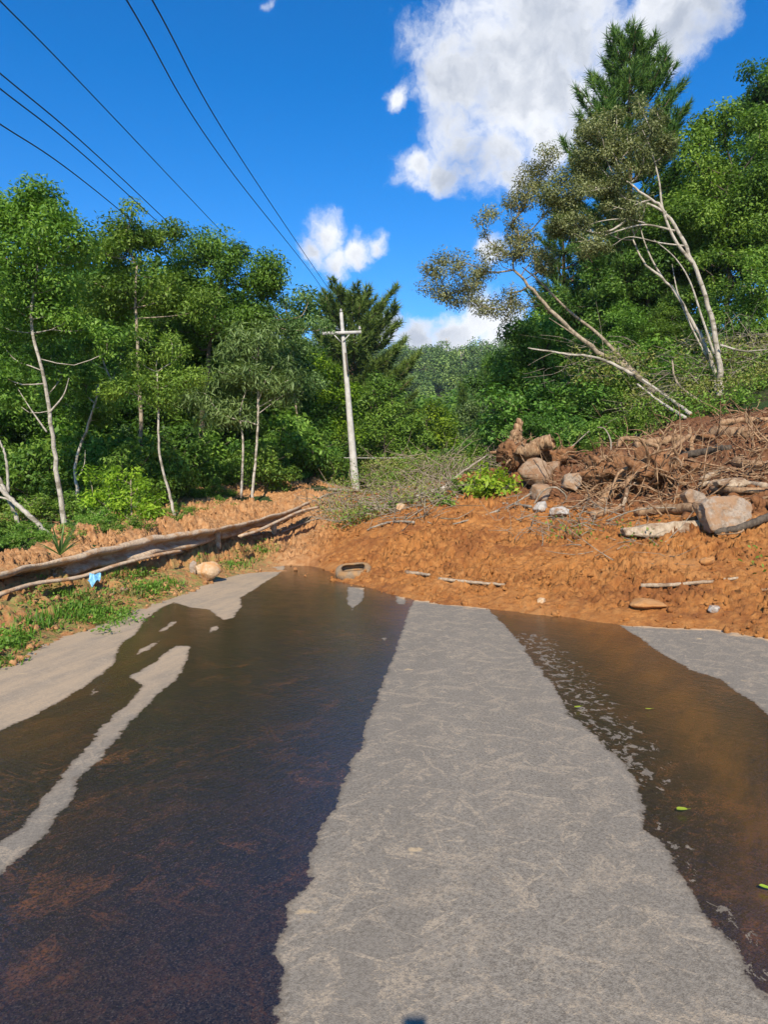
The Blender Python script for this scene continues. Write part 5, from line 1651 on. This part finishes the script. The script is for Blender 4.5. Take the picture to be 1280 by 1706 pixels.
brush('twigs', [(640, 840, 210, 70, None), (560, 865, 90, 30, None), (700, 800, 160, 60, None), (760, 780, 150, 50, 21), (680, 780, 140, 40, 23), (600, 850, 120, 30, None), (700, 825, 120, 30, None)], MBARK['tan'], 17, .8, .009, 0.0, .28)
brush('twigs', [(930, 885, 160, 40, None), (1080, 905, 120, 20, None), (1000, 870, 160, 30, None), (850, 850, 60, 30, None)], MBARK['twig'], 10, .5, .007, 0.0, .08)
brush('twigs', [(1210, 610, 190, 110, 21.5), (1230, 640, 170, 80, 20.5), (1090, 680, 120, 50, 19.5), (1000, 600, 120, 60, 21.5), (940, 625, 90, 40, 21.5)], MBARK['twig'], 6, 1.3, .009, 0.05, .6, .35)
brush('broken_roots', [(1100, 830, 280, 60, None), (1220, 780, 160, 90, None), (1150, 720, 240, 60, None), (960, 800, 120, 60, None)], MBARK['root'], 9, .7, .014, 0.0, .12)


def leafy(name, spots, leaf, L, W, n_per, tone, zhi=.3, droop=.3):
    pos = []
    for (px, py, wpx, hpx, d) in spots:
        k = int(n_per * wpx * hpx / 1000)
        g_ = max(3, k // 14)
        cx = px + (rng.random(g_) - .5) * wpx; cy = py + (rng.random(g_) - .5) * hpx
        for a, b in zip(cx, cy):
            dd = (d if d else on_mud(a, b)[1]) + rng.normal() * .2
            s = P(a, b, dd); s[2] = max(s[2] if d else -9, H1(s[0], s[1]) + zhi * rng.random())
            pos.append(s + rng.normal(size=(14, 3)) * [.14, .14, .09])
    pos = np.concatenate(pos)
    mb = MB(); leaves(mb, pos, rand_dir(len(pos)), L, W, droop, np.clip(tone + (rng.random(len(pos)) - .5) * .6, 0, 1))
    o = mb.build(name, ML[leaf], None, (0, 0, 0)); o['kind'] = 'stuff'


leafy('torn_foliage', [(640, 820, 200, 50, None), (720, 790, 220, 50, 22), (690, 775, 180, 40, 25), (560, 860, 80, 20, None)], 'dull', .09, .035, 240, .6)
leafy('torn_foliage', [(640, 810, 160, 40, None), (720, 785, 200, 50, 21.5), (620, 790, 90, 40, 24)], 'mid', .08, .035, 120, .6)
leafy('torn_foliage', [(1215, 620, 180, 110, 21), (1110, 670, 130, 60, 19.5), (1020, 610, 140, 60, 21), (1230, 660, 140, 50, 19)], 'dull', .10, .04, 150, .6, .6)
leafy('torn_foliage', [(1215, 630, 180, 100, 20.5), (1110, 680, 130, 50, 19), (1225, 670, 150, 40, 18.5)], 'mid', .09, .04, 110, .65, .4)
leafy('torn_foliage', [(970, 890, 60, 24, None), (1050, 888, 50, 16, None), (1080, 900, 40, 14, None), (1262, 945, 14, 14, None), (925, 892, 20, 30, None)], 'mid', .06, .03, 110, .5, .10)
leafy('torn_foliage', [(1030, 730, 200, 30, 17.5), (1180, 690, 200, 24, 18)], 'mid', .10, .05, 60, .6, .3)


def herb(label, px, py, d, R, L, W, n, leaf='yellow', tone=.75):
    c = P(px, py, d); c[2] = H1(c[0], c[1])
    root = empty('fallen_bough', c, label, 'bough')
    mt = MB(); mc = MB()
    for k in range(n):
        dv = unit(rng.normal(size=(1, 3)) * [1, .8, .5] + [[0, -.2, .5]])[0]
        e = c + dv * R * (.5 + .6 * rng.random())
        tube(mt, smooth_path([c + rng.normal(size=3) * .1, (c + e) / 2 + rng.normal(size=3) * .07, e], 5), np.linspace(.014, .006, 5), 4, 0, False)
        q = 26
        pos = c + (e - c) * (0.35 + .7 * rng.random((q, 1))) + rng.normal(size=(q, 3)) * .07
        leaves(mc, pos, rand_dir(q) * .6 + dv, L, W, .2, np.clip(tone + (rng.random(q) - .5) * .5, 0, 1))
    mt.build('twig', MBARK['dark'], root, c); mc.build('foliage', ML[leaf], root, c)
    return root


herb('heap of fresh pale green broadleaf boughs left of the boulders', 825, 815, 15.6, .62, .15, .065, 34, 'yellow', .72)
herb('dull green torn bough left of the fresh pale one', 775, 812, 16.4, .5, .12, .05, 24, 'mid', .7)
herb('small green bough lying on the mud beside the fallen log', 745, 845, 15.2, .28, .09, .04, 9, 'mid', .7)

# spiky plant behind the guardrail
def spiky(label, px, py, d, n, L, W):
    c = P(px, py, d)
    mb = MB()
    for k in range(n):
        a = rng.random() * 6.28; el = 0.55 + rng.random() * .9
        dv = np.array([math.cos(a) * math.cos(el), math.sin(a) * math.cos(el), math.sin(el)])
        l_ = L * (.6 + .5 * rng.random()); sd = unit(np.cross(dv, [0, 0, 1.0])[None])[0]
        m = 7; t = np.linspace(0, 1, m)[:, None]
        ctr = c + dv * l_ * t + np.array([0, 0, -1.0]) * .25 * l_ * t ** 2 * (1.6 - el)
        w = W * (1 - t ** 1.6) * (.5 + 1.0 * np.minimum(1, t * 4)) * .7
        V = np.concatenate([ctr - sd * w, ctr + sd * w])
        mb.add(V, np.array([[i, i + 1, m + i + 1, m + i] for i in range(m - 1)]), None, np.clip(.5 + (rng.random() - .5) * .6, 0, 1))
    o = mb.build('spiky_plant', ML['cool'], None, c)
    return tag(o, label, 'plant')


spiky('spiky sword-leaved plant standing just behind the guardrail', 100, 925, 9.9, 26, .62, .02)

# grass and weeds on the verge
def grass(name, spots, leaf, n_per, L, W):
    mb = MB()
    for (px, py, wpx, hpx) in spots:
        k = int(n_per * wpx * hpx / 100)
        g_ = max(2, k // 26)
        for _ in range(g_):
            a, b = px + rng.normal() * wpx * .2, py + rng.normal() * hpx * .2
            c = on_mud(a, b, 4.0, 16)
            hgt = rng.random() * .5 + .6
            m = 26
            st = c + rng.normal(size=(m, 3)) * [.07, .07, 0] + [0, 0, .0]
            st[:, 2] = c[2] - .02
            az = rng.random(m) * 6.28; el = .45 + rng.random(m) * 1.0
            dv = np.stack([np.cos(az) * np.cos(el), np.sin(az) * np.cos(el), np.sin(el)], 1)
            l_ = (L * hgt * (.5 + .7 * rng.random(m)))[:, None]
            sd = unit(np.cross(dv, np.array([0, 0, 1.0]))) * W
            mid_ = st + dv * l_ * .55; tip = st + dv * l_ + np.array([0, 0, -.35]) * l_ * rng.random((m, 1))
            V = np.stack([st - sd * .5, st + sd * .5, mid_ + sd * .5, mid_ - sd * .5, tip], 1).reshape(-1, 3)
            o5 = np.arange(m)[:, None] * 5
            tn = np.repeat(np.clip(.45 + (rng.random() - .5) * .4 + (rng.random(m) - .5) * .5, 0, 1), 5)
            mb.add(V, np.hstack([o5, o5 + 1, o5 + 2, o5 + 3]), np.hstack([o5 + 3, o5 + 2, o5 + 4]), tn)
    o = mb.build(name, ML[leaf], None, (0, 0, 0)); o['kind'] = 'stuff'


grass('grass', [(20, 1075, 60, 46), (70, 1030, 70, 40), (160, 1030, 110, 40), (130, 1020, 80, 50), (250, 985, 80, 44), (285, 975, 70, 26), (230, 960, 60, 30), (185, 960, 40, 30),
                (440, 912, 60, 30), (420, 930, 70, 18), (380, 942, 50, 18), (330, 930, 24, 14), (10, 1105, 40, 26), (-60, 1080, 90, 60), (110, 995, 60, 30), (45, 1040, 40, 30)], 'grass', 9, .17, .012)
grass('dry_grass', [(190, 880, 50, 20), (390, 915, 40, 20), (150, 1000, 70, 40), (240, 955, 80, 30), (210, 990, 80, 30), (180, 945, 80, 30), (370, 900, 40, 30)], 'drygrass', 4, .2, .008)


def weeds(name, spots, leaf, n_per, L, W):
    pos = []
    for (px, py, wpx, hpx) in spots:
        for _ in range(int(n_per * wpx * hpx / 1000)):
            c = on_mud(px + rng.normal() * wpx * .26, py + rng.normal() * hpx * .26, 4, 18)
            pos.append(c + rng.normal(size=(16, 3)) * [.06, .06, .02] + [0, 0, .05])
    pos = np.concatenate(pos)
    mb = MB(); leaves(mb, pos, rand_dir(len(pos)), L, W, .1, np.clip(.55 + (rng.random(len(pos)) - .5) * .7, 0, 1), up=1.2)
    o = mb.build(name, ML[leaf], None, (0, 0, 0)); o['kind'] = 'stuff'


weeds('weeds', [(170, 1030, 110, 40), (20, 1070, 60, 50), (255, 985, 90, 40), (430, 918, 70, 30), (390, 940, 60, 20), (130, 1000, 160, 60), (230, 955, 80, 30), (-40, 1080, 80, 60), (320, 850, 60, 14),
                (360, 842, 60, 14)], 'grass', 7, .05, .025)

# loose clods and pebbles of the slide, each kind one heap
def clods():
    mb = MB()
    ico = []
    ph = (1 + 5 ** .5) / 2
    iv = unit(np.array([[-1, ph, 0], [1, ph, 0], [-1, -ph, 0], [1, -ph, 0], [0, -1, ph], [0, 1, ph], [0, -1, -ph], [0, 1, -ph], [ph, 0, -1], [ph, 0, 1], [-ph, 0, -1], [-ph, 0, 1]]))
    it = np.array([[0, 11, 5], [0, 5, 1], [0, 1, 7], [0, 7, 10], [0, 10, 11], [1, 5, 9], [5, 11, 4], [11, 10, 2], [10, 7, 6], [7, 1, 8], [3, 9, 4], [3, 4, 2], [3, 2, 6], [3, 6, 8], [3, 8, 9],
                   [4, 9, 5], [2, 4, 11], [6, 2, 10], [8, 6, 7], [9, 8, 1]])
    n = 15000
    x = rng.uniform(-6, 9, n); y = 6.2 + 14 * rng.random(n) ** 1.6
    z, h = mud_fields(x[:, None], y[:, None]); z = z.ravel(); h = h.ravel()
    tdist = seg_dist(x, y, [tuple(t) for t in TOE])
    ok = (h > -0.02) | ((tdist < 0.18) & (rng.random(n) < .25))
    gx = np.interp(y, [q[1] for q in GPATH], [q[0] for q in GPATH])
    ok &= ~((x < gx - 1.2) & (y < 15.4))
    x, y, z = x[ok], y[ok], np.maximum(z[ok], 0.005)
    s = 0.006 + 0.040 * rng.random(len(x)) ** 4.5
    d, p, mo = mud_attr(x, y)
    V = iv[None] * (s[:, None, None] * (.45 + 1.0 * rng.random((len(x), 12, 1))) * (0.6 + 0.8 * rng.random((len(x), 1, 3)))) + np.stack([x, y, z + s * .3], 1)[:, None, :]
    Fc = it[None] + (np.arange(len(x)) * 12)[:, None, None]
    mb.add(V.reshape(-1, 3), None, Fc.reshape(-1, 3))
    rp = lambda a: np.repeat(np.asarray(a).ravel(), 12)
    # bigger broken lumps of dark soil lying through the right debris
    k = 300
    px_ = rng.uniform(900, 1330, k); py_ = rng.uniform(700, 885, k) + (1100 - px_) * .12
    for a, b in zip(px_, py_):
        q = on_mud(a, b, 9, 20); sz = 0.025 + 0.08 * rng.random() ** 2.5
        if abs(q[1] - 16.0) < 1e-6 or q[1] > 17.2: q = on_mud(1150, 860, 9, 20) - np.array([0, 0, .3])
        vv = iv * (sz * (.5 + .9 * rng.random((12, 1)))) * (0.6 + .8 * rng.random((1, 3))) + q
        mb.add(vv, None, it); x = np.append(x, q[0]); y = np.append(y, q[1])
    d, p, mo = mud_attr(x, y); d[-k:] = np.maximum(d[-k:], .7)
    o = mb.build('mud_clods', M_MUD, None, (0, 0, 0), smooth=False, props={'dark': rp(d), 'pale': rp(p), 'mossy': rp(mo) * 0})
    o['kind'] = 'stuff'


clods()

# ------------------------------------------------------------------ haze
mb = MB(); v = np.array([[x, y, z] for x in (-600, 620) for y in (-160, 960) for z in (-60, 110)], float)
mb.add(v, [[0, 1, 3, 2], [4, 6, 7, 5], [0, 4, 5, 1], [2, 3, 7, 6], [0, 2, 6, 4], [1, 5, 7, 3]])
hm, hnt = mat('haze')
hv = N(hnt, 'ShaderNodeVolumePrincipled'); hv.inputs['Color'].default_value = (0.75, 0.86, 1.0, 1); hv.inputs['Density'].default_value = 0.00018
ho = hnt.nodes.new('ShaderNodeOutputMaterial'); hnt.links.new(hv.outputs[0], ho.inputs['Volume'])
hz = mb.build('haze', hm, None, (0, 0, 0), smooth=False); hz['kind'] = 'stuff'

# ------------------------------------------------------------------ small things on the road
def fallen_leaf(label, px, py, L, W, rot, curl=.3):
    c = PG(px, py) + [0, 0, .018]
    m = 9; t = np.linspace(-1, 1, m)
    w = W * np.sqrt(np.clip(1 - t ** 2, 0, 1)) * (1 - .25 * t)
    cr, sr = math.cos(rot), math.sin(rot)
    V = []
    for s, lift in ((-1, .35), (0, 0), (1, .35)):
        for i in range(m):
            a, b = t[i] * L / 2, s * w[i] / 2
            V.append([a * cr - b * sr, a * sr + b * cr, abs(b) * lift * 1.4 + curl * L * .25 * t[i] ** 2])
    V = np.array(V) + c
    Q = [[r * m + i, r * m + i + 1, (r + 1) * m + i + 1, (r + 1) * m + i] for r in range(2) for i in range(m - 1)]
    mb = MB(); mb.add(V, Q, None, .95)
    tube(mb, np.array([V[m + m - 1], V[m + m - 1] + np.array([cr, sr, .1]) * L * .25]), .0012, 4)
    o = mb.build('fallen_leaf', ML['yellow'], None, c)
    return tag(o, label, 'leaf')


fallen_leaf('pale yellow-green leaf lying in the brown stream', 1137, 1355, .058, .034, .1)
fallen_leaf('small green leaf at the right edge of the wet road', 1276, 1486, .05, .022, -.6)
fallen_leaf('tiny green leaf at the dry edge of the stream, farthest of the leaves', 963, 1182, .06, .025, .4)
fallen_leaf('pale narrow leaf floating in the middle of the brown stream', 1081, 1185, .05, .014, .0)
mb = MB(); c = P(157, 964, 9.3)
th = np.linspace(0, 1, 9)
X, Y = np.meshgrid(th, th, indexing='ij')
V = np.stack([(X - .5) * .15, (Y - .5) * .06 + .02 * np.sin(9 * X), .05 * np.sin(7 * X + 2) * np.cos(5 * Y) + (Y - .5) * .12], -1).reshape(-1, 3) + c
i = np.arange(8)[:, None] * 9 + np.arange(8)[None, :]
mb.add(V, np.stack([i, i + 9, i + 10, i + 1], -1).reshape(-1, 4))
tag(mb.build('plastic_litter', M_BLUE, None, c), 'crumpled scrap of light blue plastic in the earth under the guardrail', 'litter')

# the phone that takes the picture: its shadow falls on the asphalt at the bottom
phc = np.array([0.0, -0.035, CAMH - 0.038])
mb = MB(); box(mb, phc, .072, .008, .15)
ph_ = mb.build('phone', M_PHONE, None, phc, smooth=False)
tag(ph_, 'upright black phone whose small shadow falls on the dry asphalt', 'phone')
